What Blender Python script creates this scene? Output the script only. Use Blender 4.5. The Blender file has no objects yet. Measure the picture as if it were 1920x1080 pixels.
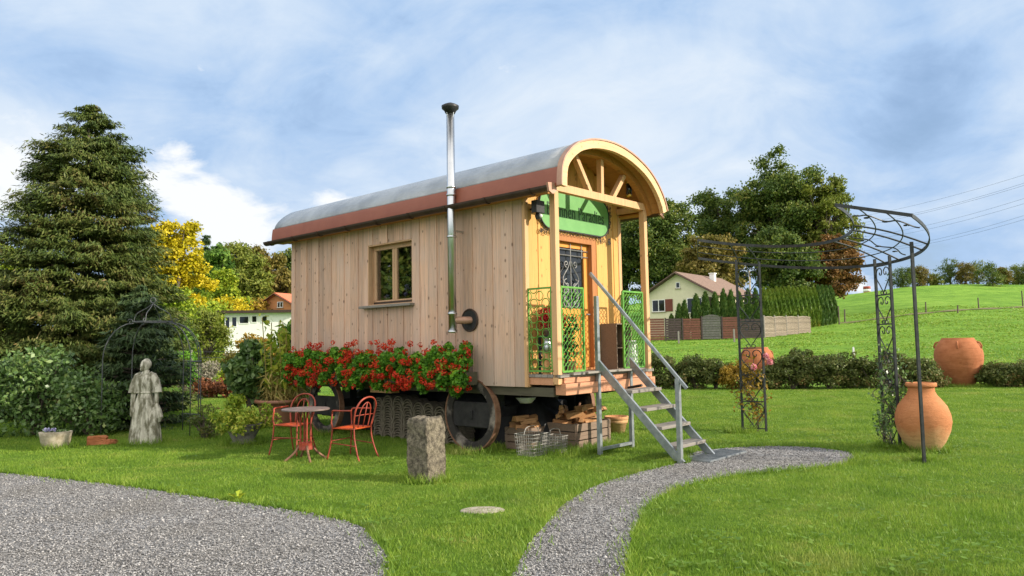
import bpy, bmesh, math, random
import numpy as np
from mathutils import Vector, Matrix
S = bpy.context.scene
COL = S.collection
PI = math.pi
rad = math.radians
random.seed(7)

# ------------------------------------------------------------------ camera
F_PX, PITCH, ROLL, EYE = 1374.99, .0754, -.0172, 1.6
_fw = np.array([0, math.cos(PITCH), math.sin(PITCH)]); _up = np.array([0, -math.sin(PITCH), math.cos(PITCH)]); _rt = np.array([1., 0, 0])
_r2 = math.cos(ROLL)*_rt + math.sin(ROLL)*_up
_u2 = -math.sin(ROLL)*_rt + math.cos(ROLL)*_up
cam_data = bpy.data.cameras.new('camera'); cam = bpy.data.objects.new('camera', cam_data); COL.objects.link(cam)
cam.matrix_world = Matrix(((_r2[0], _u2[0], -_fw[0], 0), (_r2[1], _u2[1], -_fw[1], 0), (_r2[2], _u2[2], -_fw[2], EYE), (0, 0, 0, 1)))
cam_data.sensor_width = 36; cam_data.lens = F_PX/1920*36; cam_data.clip_end = 5000; cam_data.clip_start = .05
S.camera = cam
def gnd(x, y, z=0.):                       # survey: a sight line met with the level z
    d = _fw+(x-960)/F_PX*_r2-(y-540)/F_PX*_u2; t = (z-EYE)/d[2]
    return (t*d[0], t*d[1], z)
def at(x, y, Y):                           # survey: a sight line at the distance Y
    d = _fw+(x-960)/F_PX*_r2-(y-540)/F_PX*_u2; t = Y/d[1]
    return (t*d[0], Y, EYE+t*d[2])
def ground_z(x, y):
    x = np.asarray(x, float); y = np.asarray(y, float)
    t = np.clip(y-25, 0, None); a = x/np.maximum(y, 1)
    s = np.interp(a, [-.6, -.2, -.05, .1, .2, .45, .54, .61, .7, 1.2], [.3, .32, .45, .8, .95, 1.0, 1.15, 1.19, 1.15, 1.0])
    tc = np.minimum(t, 125)
    z = s*(.026*tc+.00045*tc*tc)
    return z-np.where(t > 125, np.minimum((t-125)*.03, 14), 0)
def gz(x, y): return float(ground_z(x, y))

# ------------------------------------------------------------------ tagging
def tag(o, label, cat, group=None):
    o['label'] = label; o['category'] = cat
    if group: o['group'] = group
    return o
def thing(name, label, cat, loc=(0, 0, 0), rz=0., group=None):
    o = bpy.data.objects.new(name, None); COL.objects.link(o); o.empty_display_size = .2
    o.location = loc; o.rotation_euler = (0, 0, rz)
    return tag(o, label, cat, group)
def kind(o, k): o['kind'] = k; return o
def dup(root, loc=None, rz=None, label=None, scale=None):
    r = root.copy(); COL.objects.link(r)
    if loc is not None: r.location = loc
    if rz is not None: r.rotation_euler = (r.rotation_euler[0], r.rotation_euler[1], rz)
    if scale is not None: r.scale = scale
    if label: r['label'] = label
    for ch in list(root.children):
        c = ch.copy(); COL.objects.link(c); c.parent = r
        for g in ch.children:
            d = g.copy(); COL.objects.link(d); d.parent = c
    return r

# ------------------------------------------------------------------ mesh building
def raw_mesh(name, V, k, mat, parent=None, smooth=False):
    """many separate k-gons; V is (n*k,3)"""
    V = np.ascontiguousarray(V, np.float32); nv = len(V); n = nv//k
    me = bpy.data.meshes.new(name)
    me.vertices.add(nv); me.vertices.foreach_set('co', V.ravel())
    me.loops.add(nv); me.loops.foreach_set('vertex_index', np.arange(nv, dtype=np.int32))
    me.polygons.add(n); me.polygons.foreach_set('loop_start', np.arange(0, nv, k, dtype=np.int32))
    if smooth: me.polygons.foreach_set('use_smooth', np.ones(n, bool))
    me.update(calc_edges=True); me.validate()
    me.materials.append(mat)
    o = bpy.data.objects.new(name, me); COL.objects.link(o); o.parent = parent
    return o
def nrm(v):
    v = np.asarray(v, float); return v/max(np.linalg.norm(v), 1e-9)
class MB:
    def __init__(s): s.v = []; s.f = []
    def add(s, vs, fs):
        b = len(s.v); s.v += [tuple(map(float, p)) for p in vs]; s.f += [tuple(i+b for i in f) for f in fs]; return s
    def box(s, x0, x1, y0, y1, z0, z1):
        return s.add([(x0, y0, z0), (x1, y0, z0), (x1, y1, z0), (x0, y1, z0), (x0, y0, z1), (x1, y0, z1), (x1, y1, z1), (x0, y1, z1)],
                     [(0, 3, 2, 1), (4, 5, 6, 7), (0, 1, 5, 4), (1, 2, 6, 5), (2, 3, 7, 6), (3, 0, 4, 7)])
    def beam(s, p, q, w, h, up=(0, 0, 1)):
        p, q = np.array(p, float), np.array(q, float); d = nrm(q-p); a = np.cross(d, up)
        if np.linalg.norm(a) < 1e-5: a = np.cross(d, (1, 0, 0))
        a = nrm(a)*w/2; b = nrm(np.cross(a, d))*h/2
        vs = [p-a-b, p+a-b, p+a+b, p-a+b, q-a-b, q+a-b, q+a+b, q-a+b]
        return s.add(vs, [(0, 1, 2, 3), (7, 6, 5, 4), (0, 4, 5, 1), (1, 5, 6, 2), (2, 6, 7, 3), (3, 7, 4, 0)])
    def tube(s, pts, r, n=6, closed=False):
        P = [np.array(p, float) for p in pts]; m = len(P); R = [r]*m if np.isscalar(r) else r
        vs = []; ref = None
        for i in range(m):
            d = nrm((P[(i+1) % m]-P[i-1]) if closed else P[min(i+1, m-1)]-P[max(i-1, 0)])
            if ref is None:
                ref = np.cross(d, (0, 0, 1))
                if np.linalg.norm(ref) < .1: ref = np.cross(d, (1, 0, 0))
            a = nrm(ref-d*(ref@d)); ref = a; b = np.cross(d, a)
            for j in range(n):
                t = 2*PI*j/n; vs.append(P[i]+R[i]*(a*math.cos(t)+b*math.sin(t)))
        fs = []
        for i in range(m if closed else m-1):
            for j in range(n):
                k = (i+1) % m; fs.append((i*n+j, i*n+(j+1) % n, k*n+(j+1) % n, k*n+j))
        if not closed: fs += [tuple(range(n))[::-1], tuple(range((m-1)*n, m*n))]
        return s.add(vs, fs)
    def lathe(s, prof, n=24, c=(0, 0, 0), wob=0., seed=0, sx=1., sy=1.):
        rg = random.Random(seed); ph = [rg.uniform(0, 6) for _ in range(4)]
        vs = []
        for r, z in prof:
            for j in range(n):
                t = 2*PI*j/n; q = r*(1+wob*(math.sin(2*t+ph[0]+z*3)+.5*math.sin(5*t+ph[1]-z*9)))
                vs.append((c[0]+q*math.cos(t)*sx, c[1]+q*math.sin(t)*sy, c[2]+z))
        fs = [(i*n+j, i*n+(j+1) % n, (i+1)*n+(j+1) % n, (i+1)*n+j) for i in range(len(prof)-1) for j in range(n)]
        if prof[0][0] > 1e-4: fs.append(tuple(range(n))[::-1])
        if prof[-1][0] > 1e-4: fs.append(tuple(range((len(prof)-1)*n, len(prof)*n)))
        return s.add(vs, fs)
    def prism(s, poly, vec):
        n = len(poly); P = [np.array(p, float) for p in poly]; v = np.array(vec, float)
        return s.add(P+[p+v for p in P], [tuple(range(n))[::-1], tuple(range(n, 2*n))]+[(i, (i+1) % n, n+(i+1) % n, n+i) for i in range(n)])
    def strip(s, A, B):
        """quad strip between two polylines"""
        n = len(A); return s.add(list(A)+list(B), [(i, i+1, n+i+1, n+i) for i in range(n-1)])
    def ball(s, c, r, sz=1., n=10, m=7):
        return s.lathe([(max(r*math.sin(PI*i/m), 1e-5), -r*sz*math.cos(PI*i/m)) for i in range(m+1)], n, c)
    def build(s, name, mat, parent=None, smooth=False, bevel=0., fixn=True, sub=0):
        me = bpy.data.meshes.new(name); me.from_pydata(s.v, [], s.f); me.materials.append(mat)
        if fixn:
            b = bmesh.new(); b.from_mesh(me); bmesh.ops.recalc_face_normals(b, faces=b.faces); b.to_mesh(me); b.free()
        if smooth: me.polygons.foreach_set('use_smooth', np.ones(len(me.polygons), bool))
        me.update()
        o = bpy.data.objects.new(name, me); COL.objects.link(o); o.parent = parent
        if bevel:
            m = o.modifiers.new('bevel', 'BEVEL'); m.width = bevel; m.segments = 2; m.limit_method = 'ANGLE'; m.angle_limit = rad(40)
        if sub:
            m = o.modifiers.new('subdivision', 'SUBSURF'); m.levels = m.render_levels = sub
        return o
def arc_pts(c, r, a0, a1, n, ax=(1, 0, 0), ay=(0, 0, 1)):
    c, ax, ay = np.array(c, float), np.array(ax, float), np.array(ay, float)
    return [c+r*(math.cos(a)*ax+math.sin(a)*ay) for a in np.linspace(a0, a1, n)]
def smooth_curve(P, n=8):
    P = [np.array(p, float) for p in P]; Q = [2*P[0]-P[1]]+P+[2*P[-1]-P[-2]]; out = []
    for i in range(1, len(Q)-2):
        for k in range(n):
            t = k/n; a, b, c, d = Q[i-1:i+3]
            out.append(.5*((2*b)+(c-a)*t+(2*a-5*b+4*c-d)*t*t+(-a+3*b-3*c+d)*t**3))
    return out+[P[-1]]

# ------------------------------------------------------------------ materials
def _new(name):
    m = bpy.data.materials.new(name); m.use_nodes = True; nt = m.node_tree; nt.nodes.clear()
    out = nt.nodes.new('ShaderNodeOutputMaterial'); return m, nt, out
def nd(nt, t, **kw):
    n = nt.nodes.new(t)
    for k, v in kw.items():
        if k.startswith('i_'):
            key = k[2:].replace('_', ' '); n.inputs[int(key) if key.isdigit() else key].default_value = v
        else: setattr(n, k, v)
    return n
def ramp(nt, fac, stops):
    r = nt.nodes.new('ShaderNodeValToRGB'); e = r.color_ramp.elements
    while len(e) < len(stops): e.new(.5)
    for el, (p, c) in zip(e, stops): el.position = p; el.color = (*c, 1) if len(c) == 3 else c
    nt.links.new(fac, r.inputs[0]); return r.outputs[0]
def mix(nt, a, b, fac, mode='MIX'):
    m = nt.nodes.new('ShaderNodeMix'); m.data_type = 'RGBA'; m.blend_type = mode
    for s, v in ((m.inputs[6], a), (m.inputs[7], b), (m.inputs[0], fac)):
        if hasattr(v, 'links'): nt.links.new(v, s)
        else: s.default_value = (*v, 1) if isinstance(v, tuple) and len(v) == 3 else v
    return m.outputs[2]
def math_(nt, op, a, b=0., c=0.):
    m = nt.nodes.new('ShaderNodeMath'); m.operation = op
    for s, v in zip(m.inputs, (a, b, c)):
        if hasattr(v, 'links'): nt.links.new(v, s)
        else: s.default_value = v
    return m.outputs[0]
def coords(nt, scale=(1, 1, 1), world=False, jitter=False):
    src = nt.nodes.new('ShaderNodeNewGeometry').outputs['Position'] if world else nt.nodes.new('ShaderNodeTexCoord').outputs['Object']
    mp = nt.nodes.new('ShaderNodeMapping'); mp.inputs['Scale'].default_value = scale; nt.links.new(src, mp.inputs[0]); o = mp.outputs[0]
    if jitter:
        g = nt.nodes.new('ShaderNodeNewGeometry'); vm = nt.nodes.new('ShaderNodeVectorMath'); vm.operation = 'SCALE'; vm.inputs[0].default_value = (37, 23, 51)
        nt.links.new(g.outputs['Random Per Island'], vm.inputs['Scale']); va = nt.nodes.new('ShaderNodeVectorMath'); va.operation = 'ADD'
        nt.links.new(o, va.inputs[0]); nt.links.new(vm.outputs[0], va.inputs[1]); o = va.outputs[0]
    return o
def noise(nt, vec, scale, detail=4., rough=.55, dist=0.):
    n = nd(nt, 'ShaderNodeTexNoise', i_Scale=scale, i_Detail=detail, i_Roughness=rough, i_Distortion=dist); nt.links.new(vec, n.inputs['Vector']); return n.outputs['Fac']
def shade(c, k): return tuple(min(1, x*k) for x in c)
def finish(nt, out, col, rough=.6, metal=0., bump=None, bstr=.3, bdist=.01, spec=.4, coat=0.):
    b = nd(nt, 'ShaderNodeBsdfPrincipled', i_Metallic=metal)
    b.inputs['Specular IOR Level'].default_value = spec; b.inputs['Coat Weight'].default_value = coat
    for key, v in (('Base Color', col), ('Roughness', rough)):
        if hasattr(v, 'links'): nt.links.new(v, b.inputs[key])
        else: b.inputs[key].default_value = (*v, 1) if key == 'Base Color' else v
    if bump is not None:
        bp = nd(nt, 'ShaderNodeBump', i_Strength=bstr, i_Distance=bdist); nt.links.new(bump, bp.inputs['Height']); nt.links.new(bp.outputs[0], b.inputs['Normal'])
    nt.links.new(b.outputs[0], out.inputs[0]); return b
def plain(name, c1, c2=None, scale=8., rough=.6, metal=0., bstr=.25, bscale=None, spec=.4, stretch=(1, 1, 1), lo=.35, hi=.65, isl=0., bdist=.01, world=False):
    m, nt, out = _new(name); v = coords(nt, stretch, world=world); f = noise(nt, v, scale, 6, .62)
    c = ramp(nt, f, [(lo, c1), (hi, c2 or tuple(min(1, x*1.25) for x in c1))])
    if isl:
        g = nt.nodes.new('ShaderNodeNewGeometry'); k = math_(nt, 'MULTIPLY_ADD', g.outputs['Random Per Island'], isl, 1-isl/2)
        c = mix(nt, c, (0, 0, 0), 0.); hs = nd(nt, 'ShaderNodeHueSaturation'); nt.links.new(c, hs.inputs['Color']); nt.links.new(k, hs.inputs['Value']); c = hs.outputs[0]
    finish(nt, out, c, rough, metal, noise(nt, v, bscale or scale*5, 5, .6), bstr, bdist, spec)
    return m
def wood(name, base, dark, tint, grain=(60, 60, 2.2), knots=.5, rough=.62, isl=.3, patch=.35, axis='z', streak=False):
    m, nt, out = _new(name)
    sc = {'z': grain, 'y': (grain[0], grain[2], grain[1]), 'x': (grain[2], grain[1], grain[0])}[axis]
    v = coords(nt, sc, jitter=True); f = noise(nt, v, 1., 7, .65, .6)
    c = ramp(nt, f, [(.28, dark), (.5, base), (.75, tuple(min(1, x*1.12) for x in base))])
    v2 = coords(nt, (1, 1, 1), jitter=True); big = noise(nt, v2, 1.6, 5, .6)
    c = mix(nt, c, tint, math_(nt, 'MULTIPLY', ramp(nt, big, [(.4, (0, 0, 0)), (.7, (1, 1, 1))]), patch))
    sk = nt.nodes.new('ShaderNodeSeparateXYZ'); nt.links.new(coords(nt, (1, 1, 1), jitter=True), sk.inputs[0]); ck = nt.nodes.new('ShaderNodeCombineXYZ')
    al, ac = {'z': (2, (0, 1)), 'y': (1, (0, 2)), 'x': (0, (1, 2))}[axis]
    nt.links.new(math_(nt, 'MULTIPLY', math_(nt, 'ADD', sk.outputs[ac[0]], sk.outputs[ac[1]]), 7.), ck.inputs[0]); nt.links.new(math_(nt, 'MULTIPLY', sk.outputs[al], 4.6), ck.inputs[1])
    vo = nd(nt, 'ShaderNodeTexVoronoi', voronoi_dimensions='2D', i_Scale=1.); nt.links.new(ck.outputs[0], vo.inputs['Vector'])
    sc_ = nt.nodes.new('ShaderNodeSeparateColor'); nt.links.new(vo.outputs['Color'], sc_.inputs[0])
    kn = ramp(nt, math_(nt, 'DIVIDE', vo.outputs['Distance'], math_(nt, 'MAXIMUM', math_(nt, 'MULTIPLY_ADD', sc_.outputs[0], 2.0, -.95), .02)), [(.07, (1, 1, 1)), (.17, (0, 0, 0))])
    sv = nt.nodes.new('ShaderNodeMapping'); sv.inputs['Scale'].default_value = {'z': (22, 22, .5), 'y': (22, .5, 22), 'x': (.5, 22, 22)}[axis]; nt.links.new(coords(nt, (1, 1, 1), jitter=True), sv.inputs[0])
    c = mix(nt, c, shade(tint, .62), math_(nt, 'MULTIPLY', ramp(nt, noise(nt, sv.outputs[0], 1., 5, .6), [(.5, (0, 0, 0)), (.72, (1, 1, 1))]), patch))
    c = mix(nt, c, tuple(x*.4 for x in dark), math_(nt, 'MULTIPLY', kn, knots))
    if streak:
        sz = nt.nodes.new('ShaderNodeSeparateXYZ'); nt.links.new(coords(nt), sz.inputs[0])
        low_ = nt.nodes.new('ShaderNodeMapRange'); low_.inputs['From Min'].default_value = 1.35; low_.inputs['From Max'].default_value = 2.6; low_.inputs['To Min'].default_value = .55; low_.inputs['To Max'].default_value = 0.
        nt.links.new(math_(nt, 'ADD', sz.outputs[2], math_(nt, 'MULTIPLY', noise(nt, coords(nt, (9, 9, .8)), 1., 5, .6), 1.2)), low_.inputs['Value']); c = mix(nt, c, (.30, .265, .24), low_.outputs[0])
    g = nt.nodes.new('ShaderNodeNewGeometry'); k = math_(nt, 'MULTIPLY_ADD', g.outputs['Random Per Island'], isl, 1-isl/2)
    hs = nd(nt, 'ShaderNodeHueSaturation'); nt.links.new(c, hs.inputs['Color']); nt.links.new(k, hs.inputs['Value'])
    finish(nt, out, hs.outputs[0], rough, 0, f, .25, .004, .3); return m
def leafy(name, stops, trans=.3, nscale=.8, nmix=.45, rough=.55, spec=.25):
    """leaf colours vary leaf by leaf and clump by clump"""
    m, nt, out = _new(name); g = nt.nodes.new('ShaderNodeNewGeometry')
    f = noise(nt, coords(nt), nscale, 3, .6); f = ramp(nt, f, [(.3, (0, 0, 0)), (.7, (1, 1, 1))])
    k = math_(nt, 'ADD', math_(nt, 'MULTIPLY', f, nmix), math_(nt, 'MULTIPLY', g.outputs['Random Per Island'], 1-nmix))
    c = ramp(nt, k, stops)
    b = finish(nt, out, c, rough, 0, spec=spec)
    tr = nt.nodes.new('ShaderNodeBsdfTranslucent'); nt.links.new(c, tr.inputs[0])
    ms = nd(nt, 'ShaderNodeMixShader', i_0=trans); nt.links.new(b.outputs[0], ms.inputs[1]); nt.links.new(tr.outputs[0], ms.inputs[2]); nt.links.new(ms.outputs[0], out.inputs[0])
    return m

MT = {}
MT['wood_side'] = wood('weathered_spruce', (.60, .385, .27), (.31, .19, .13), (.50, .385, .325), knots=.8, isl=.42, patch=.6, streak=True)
MT['wood_front'] = wood('oiled_spruce', (.60, .325, .092), (.46, .22, .05), (.62, .35, .12), knots=.7, isl=.16, patch=.3)
MT['wood_post'] = wood('planed_spruce', (.60, .355, .175), (.44, .235, .105), (.58, .37, .205), knots=.7, isl=.1)
MT['wood_pale'] = wood('pale_laminated_spruce', (.66, .44, .235), (.5, .31, .15), (.68, .48, .28), knots=.4, isl=.05, axis='x')
MT['wood_ceiling'] = wood('golden_ceiling_boards', (.46, .20, .055), (.32, .125, .03), (.44, .195, .055), knots=.5, isl=.15, axis='y')
MT['wood_window'] = wood('window_frame_wood', (.52, .33, .19), (.36, .2, .1), (.48, .33, .22), knots=.1, isl=.05)
MT['wood_door'] = wood('orange_door_wood', (.66, .27, .045), (.5, .17, .025), (.68, .3, .06), knots=.3, isl=.08)
MT['wood_jamb'] = wood('brown_jamb_wood', (.40, .16, .05), (.27, .09, .025), (.4, .18, .07), knots=.2, isl=.08)
MT['wood_deck'] = wood('red_larch', (.52, .25, .14), (.36, .15, .08), (.5, .29, .18), knots=.5, isl=.1, axis='x')
MT['wood_grey'] = wood('silvered_plank', (.235, .215, .19), (.12, .11, .095), (.28, .255, .225), knots=.4, isl=.3, axis='x')
MT['wood_dark'] = wood('chassis_timber', (.085, .075, .05), (.04, .035, .025), (.10, .095, .06), knots=.2, isl=.2, axis='y')
MT['wood_crate'] = wood('weathered_crate_slat', (.215, .15, .105), (.10, .07, .048), (.27, .215, .17), knots=.4, isl=.4, axis='x')
MT['wood_log'] = wood('split_firewood', (.50, .25, .10), (.22, .10, .045), (.6, .38, .18), knots=.3, isl=.5, axis='x')
MT['bark'] = plain('tree_bark', (.07, .055, .04), (.16, .13, .10), 6, .9, bstr=.6, stretch=(3, 3, .6))
MT['red_sheet'] = plain('brick_red_sheet', (.245, .066, .035), (.29, .085, .045), 3, .5, bstr=.1, spec=.5)
MT['gutter'] = plain('brown_gutter_metal', (.045, .028, .022), (.075, .045, .033), 6, .45, .3, bstr=.1)
MT['copper_end'] = plain('aged_copper', (.36, .2, .14), (.45, .27, .19), 9, .5, .3, bstr=.1)
MT['steel'] = plain('polished_flue_steel', (.50, .52, .54), (.62, .63, .64), 4, .3, 1., bstr=.03)
MT['black_metal'] = plain('black_metal', (.012, .012, .013), (.03, .03, .03), 12, .45, .2, bstr=.1)
MT['iron'] = plain('dark_wrought_iron', (.028, .032, .034), (.055, .058, .06), 14, .5, .4, bstr=.15)
MT['arbour_iron'] = plain('dull_arbour_iron', (.07, .075, .08), (.13, .135, .14), 14, .5, .4, bstr=.1)
MT['iron_grey'] = plain('grey_wrought_iron', (.22, .22, .22), (.34, .34, .33), 14, .45, .5, bstr=.1)
MT['green_paint'] = plain('green_painted_iron', (.075, .24, .03), (.13, .34, .05), 10, .45, 0, bstr=.15)
MT['sign_green'] = plain('green_sign_enamel', (.125, .32, .095), (.155, .365, .115), 5, .4, 0, bstr=.03)
MT['letter'] = plain('dark_green_lettering', (.035, .085, .035), (.05, .115, .05), 5, .5)
MT['galv'] = plain('galvanised_steel', (.20, .225, .24), (.33, .355, .37), 9, .42, .55, bstr=.12)
MT['rust'] = plain('rusty_tyre_iron', (.15, .07, .04), (.27, .15, .09), 9, .75, .2, bstr=.4)
MT['wheel_face'] = plain('weathered_wheel_timber', (.028, .025, .022), (.26, .225, .19), 3.6, .85, 0, bstr=.5, bscale=30, lo=.47, hi=.66)
MT['wheel_dark'] = plain('tarred_wheel_iron', (.014, .014, .015), (.035, .033, .033), 7, .6, .2, bstr=.3)
MT['roof_tile'] = plain('mossy_grey_roof_tile', (.10, .085, .06), (.24, .21, .155), 14, .9, 0, bstr=.4, isl=.5)
MT['red_paint'] = plain('chipped_red_paint', (.20, .04, .025), (.40, .06, .03), 9, .5, 0, bstr=.2)
MT['orange_seat'] = plain('orange_red_seat', (.50, .065, .012), (.60, .10, .02), 14, .5, 0, bstr=.2)
MT['table_top'] = plain('weathered_table_top', (.10, .075, .07), (.22, .165, .15), 7, .5, 0, bstr=.25)
MT['granite'] = plain('lichened_granite', (.06, .05, .037), (.25, .215, .155), 18, .95, 0, bstr=.9, bscale=45, bdist=.03)
MT['statue_stone'] = plain('mossy_statue_stone', (.16, .15, .10), (.58, .55, .46), 8, .95, 0, bstr=.8, bscale=40, lo=.42, hi=.58, stretch=(1.6, 1.6, .5), bdist=.02)
MT['trough_stone'] = plain('yellowed_trough_stone', (.24, .2, .13), (.5, .44, .33), 9, .95, 0, bstr=.6, bscale=40)
MT['urn_stone'] = plain('dark_urn_stone', (.07, .065, .055), (.2, .19, .165), 9, .95, 0, bstr=.6)
MT['pot_brown'] = plain('brown_glazed_pot', (.24, .105, .06), (.34, .17, .10), 5, .55, 0, bstr=.15)
MT['white_enamel'] = plain('white_enamel', (.7, .7, .68), (.8, .8, .78), 5, .3)
MT['wire'] = plain('dull_wire', (.30, .29, .26), (.45, .43, .39), 20, .5, .4)
def clay(name, a, b, pale, lo, hi, bands=0.):
    m, nt, out = _new(name); v = coords(nt); f = noise(nt, v, 5, 7, .65); c = ramp(nt, f, [(.3, a), (.7, b)])
    sp = nt.nodes.new('ShaderNodeSeparateXYZ'); nt.links.new(v, sp.inputs[0])
    p = math_(nt, 'ADD', sp.outputs[2], math_(nt, 'MULTIPLY', noise(nt, v, 3.2, 5, .65), .55))
    c = mix(nt, c, pale, ramp(nt, p, [(lo, (.85, .85, .85)), (hi, (0, 0, 0))]))
    c = mix(nt, c, shade(a, .45), math_(nt, 'MULTIPLY', ramp(nt, noise(nt, v, 9., 8, .75, 1.), [(.55, (0, 0, 0)), (.72, (1, 1, 1))]), .55))
    v2 = coords(nt, (1, 1, 14)); st = noise(nt, v2, 2.2, 4, .6)
    c = mix(nt, c, shade(a, .55), math_(nt, 'MULTIPLY', ramp(nt, st, [(.5, (0, 0, 0)), (.72, (1, 1, 1))]), bands))
    finish(nt, out, c, .85, 0, noise(nt, coords(nt, (1, 1, 3)), 14, 7, .75), .6, .02, .2); return m
MT['clay_pale'] = clay('salt_bloomed_terracotta', (.43, .165, .065), (.52, .225, .10), (.62, .43, .22), .36, .66, .3)
MT['clay_red'] = clay('banded_red_terracotta', (.34, .115, .045), (.44, .17, .075), (.36, .17, .08), -.2, -.1, .55)
m, nt, out = _new('room_glass'); gl = nd(nt, 'ShaderNodeBsdfGlossy', i_Roughness=.02); tr = nt.nodes.new('ShaderNodeBsdfTransparent'); tr.inputs[0].default_value = (.8, .82, .82, 1)
ms = nd(nt, 'ShaderNodeMixShader', i_0=.22); nt.links.new(tr.outputs[0], ms.inputs[1]); nt.links.new(gl.outputs[0], ms.inputs[2]); nt.links.new(ms.outputs[0], out.inputs[0]); MT['room_glass'] = m
# glass: dark room behind a reflecting pane
m, nt, out = _new('window_glass'); b = finish(nt, out, (.012, .014, .014), .04, 0, spec=.6); MT['glass'] = m
m, nt, out = _new('grey_roof_sheet'); v = coords(nt); f = noise(nt, v, 1.6, 6, .6); v2 = coords(nt, (1, .25, 1))
c = ramp(nt, f, [(.3, (.20, .215, .23)), (.7, (.36, .375, .39))])
finish(nt, out, c, .26, 0, noise(nt, v2, 3.5, 6, .65, .8), .6, .06, .6); MT['roof_sheet'] = m
# ------------------------------------------------------------------ light and sky
SUN_AZ = rad(-15.5); SUN_EL = rad(22.5)          # azimuth from +X towards +Y
sd = Vector((math.cos(SUN_AZ)*math.cos(SUN_EL), math.sin(SUN_AZ)*math.cos(SUN_EL), math.sin(SUN_EL)))
sl = bpy.data.lights.new('sun', 'SUN'); sl.energy = 4.8; sl.angle = rad(.55); sl.color = (1, .90, .76)
so = bpy.data.objects.new('sun', sl); COL.objects.link(so); so.rotation_euler = sd.to_track_quat('Z', 'Y').to_euler(); so.location = sd*60+Vector((0, 10, 0))
W = bpy.data.worlds.new('World'); S.world = W; W.use_nodes = True; nt = W.node_tree; nt.nodes.clear()
wo = nt.nodes.new('ShaderNodeOutputWorld'); bg = nd(nt, 'ShaderNodeBackground', i_Strength=.1); nt.links.new(bg.outputs[0], wo.inputs[0])
sky = nt.nodes.new('ShaderNodeTexSky'); sky.sky_type = 'NISHITA'; sky.sun_disc = False; sky.sun_elevation = SUN_EL
sky.sun_rotation = PI/2-SUN_AZ; sky.altitude = 500; sky.air_density = 1.2; sky.dust_density = 1.; sky.ozone_density = 1.2
tc = nt.nodes.new('ShaderNodeTexCoord'); sp = nt.nodes.new('ShaderNodeSeparateXYZ'); nt.links.new(tc.outputs['Generated'], sp.inputs[0])
zz = math_(nt, 'ADD', math_(nt, 'MAXIMUM', sp.outputs[2], 0.), .42)
cu = nt.nodes.new('ShaderNodeCombineXYZ'); nt.links.new(math_(nt, 'DIVIDE', sp.outputs[0], zz), cu.inputs[0]); nt.links.new(math_(nt, 'DIVIDE', sp.outputs[1], zz), cu.inputs[1])
def wmap(scale, loc=(0, 0, 0), rz=0.):
    mp = nt.nodes.new('ShaderNodeMapping'); mp.inputs['Scale'].default_value = scale; mp.inputs['Location'].default_value = loc; mp.inputs['Rotation'].default_value = (0, 0, rz)
    nt.links.new(cu.outputs[0], mp.inputs[0]); return mp.outputs[0]
def blob(px, py, tight):
    d = Vector(at(px, py, 100.))-Vector((0, 0, EYE)); d.normalize()
    vm = nt.nodes.new('ShaderNodeVectorMath'); vm.operation = 'DOT_PRODUCT'; vm.inputs[1].default_value = d; nt.links.new(tc.outputs['Generated'], vm.inputs[0])
    return math_(nt, 'POWER', math_(nt, 'MAXIMUM', vm.outputs['Value'], 0.), tight)
def blobs(lst):
    tot = None
    for px, py, tight, amp in lst:
        b = math_(nt, 'MULTIPLY', blob(px, py, tight), amp); tot = b if tot is None else math_(nt, 'ADD', tot, b)
    return tot
n1 = noise(nt, wmap((1.5, 1.7, 1), (3.1, 1.7, 0), .35), 1., 7, .58, .5)
n2 = noise(nt, wmap((3.8, 4.4, 1), (7.7, 4.2, 0), .3), 1., 7, .6, .7)
cov = math_(nt, 'ADD', math_(nt, 'MULTIPLY', n1, .65), math_(nt, 'MULTIPLY', n2, .35))
cov = math_(nt, 'ADD', cov, blobs([(640, 190, 60, .11), (1000, 210, 60, .12), (1330, 210, 60, .10), (420, 390, 260, .12), (40, 330, 400, .16), (1250, 300, 200, .06), (1840, 300, 120, .05),
    (400, 300, 160, -.13), (60, 120, 140, -.08), (1760, 200, 400, -.15), (1700, 440, 120, -.14), (620, 90, 160, -.05), (560, 330, 400, -.06)]))
pale = ramp(nt, cov, [(.33, (2.2, 3.4, 5.6)), (.46, (3.25, 4.55, 6.5)), (.58, (4.8, 5.75, 7.0)), (.74, (6.5, 6.95, 7.4))])
mask = ramp(nt, cov, [(.30, (.45, .45, .45)), (.46, (1, 1, 1))])
skyc = mix(nt, sky.outputs[0], pale, mask)
# sharp white cumulus heads low on the left and one on the right horizon
n3 = noise(nt, wmap((1.1, 1.1, 1), (2.2, 9.1, 0)), 6.5, 7, .6, .3)
cm = math_(nt, 'ADD', n3, blobs([(420, 395, 500, .34), (30, 330, 500, .36), (330, 330, 900, .28), (640, 380, 1500, .22), (1610, 530, 4000, .30), (480, 440, 700, .2)]))
cm = ramp(nt, cm, [(.68, (0, 0, 0)), (.86, (1, 1, 1))])
skyc = mix(nt, skyc, (7.2, 7.4, 7.6), cm)
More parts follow.
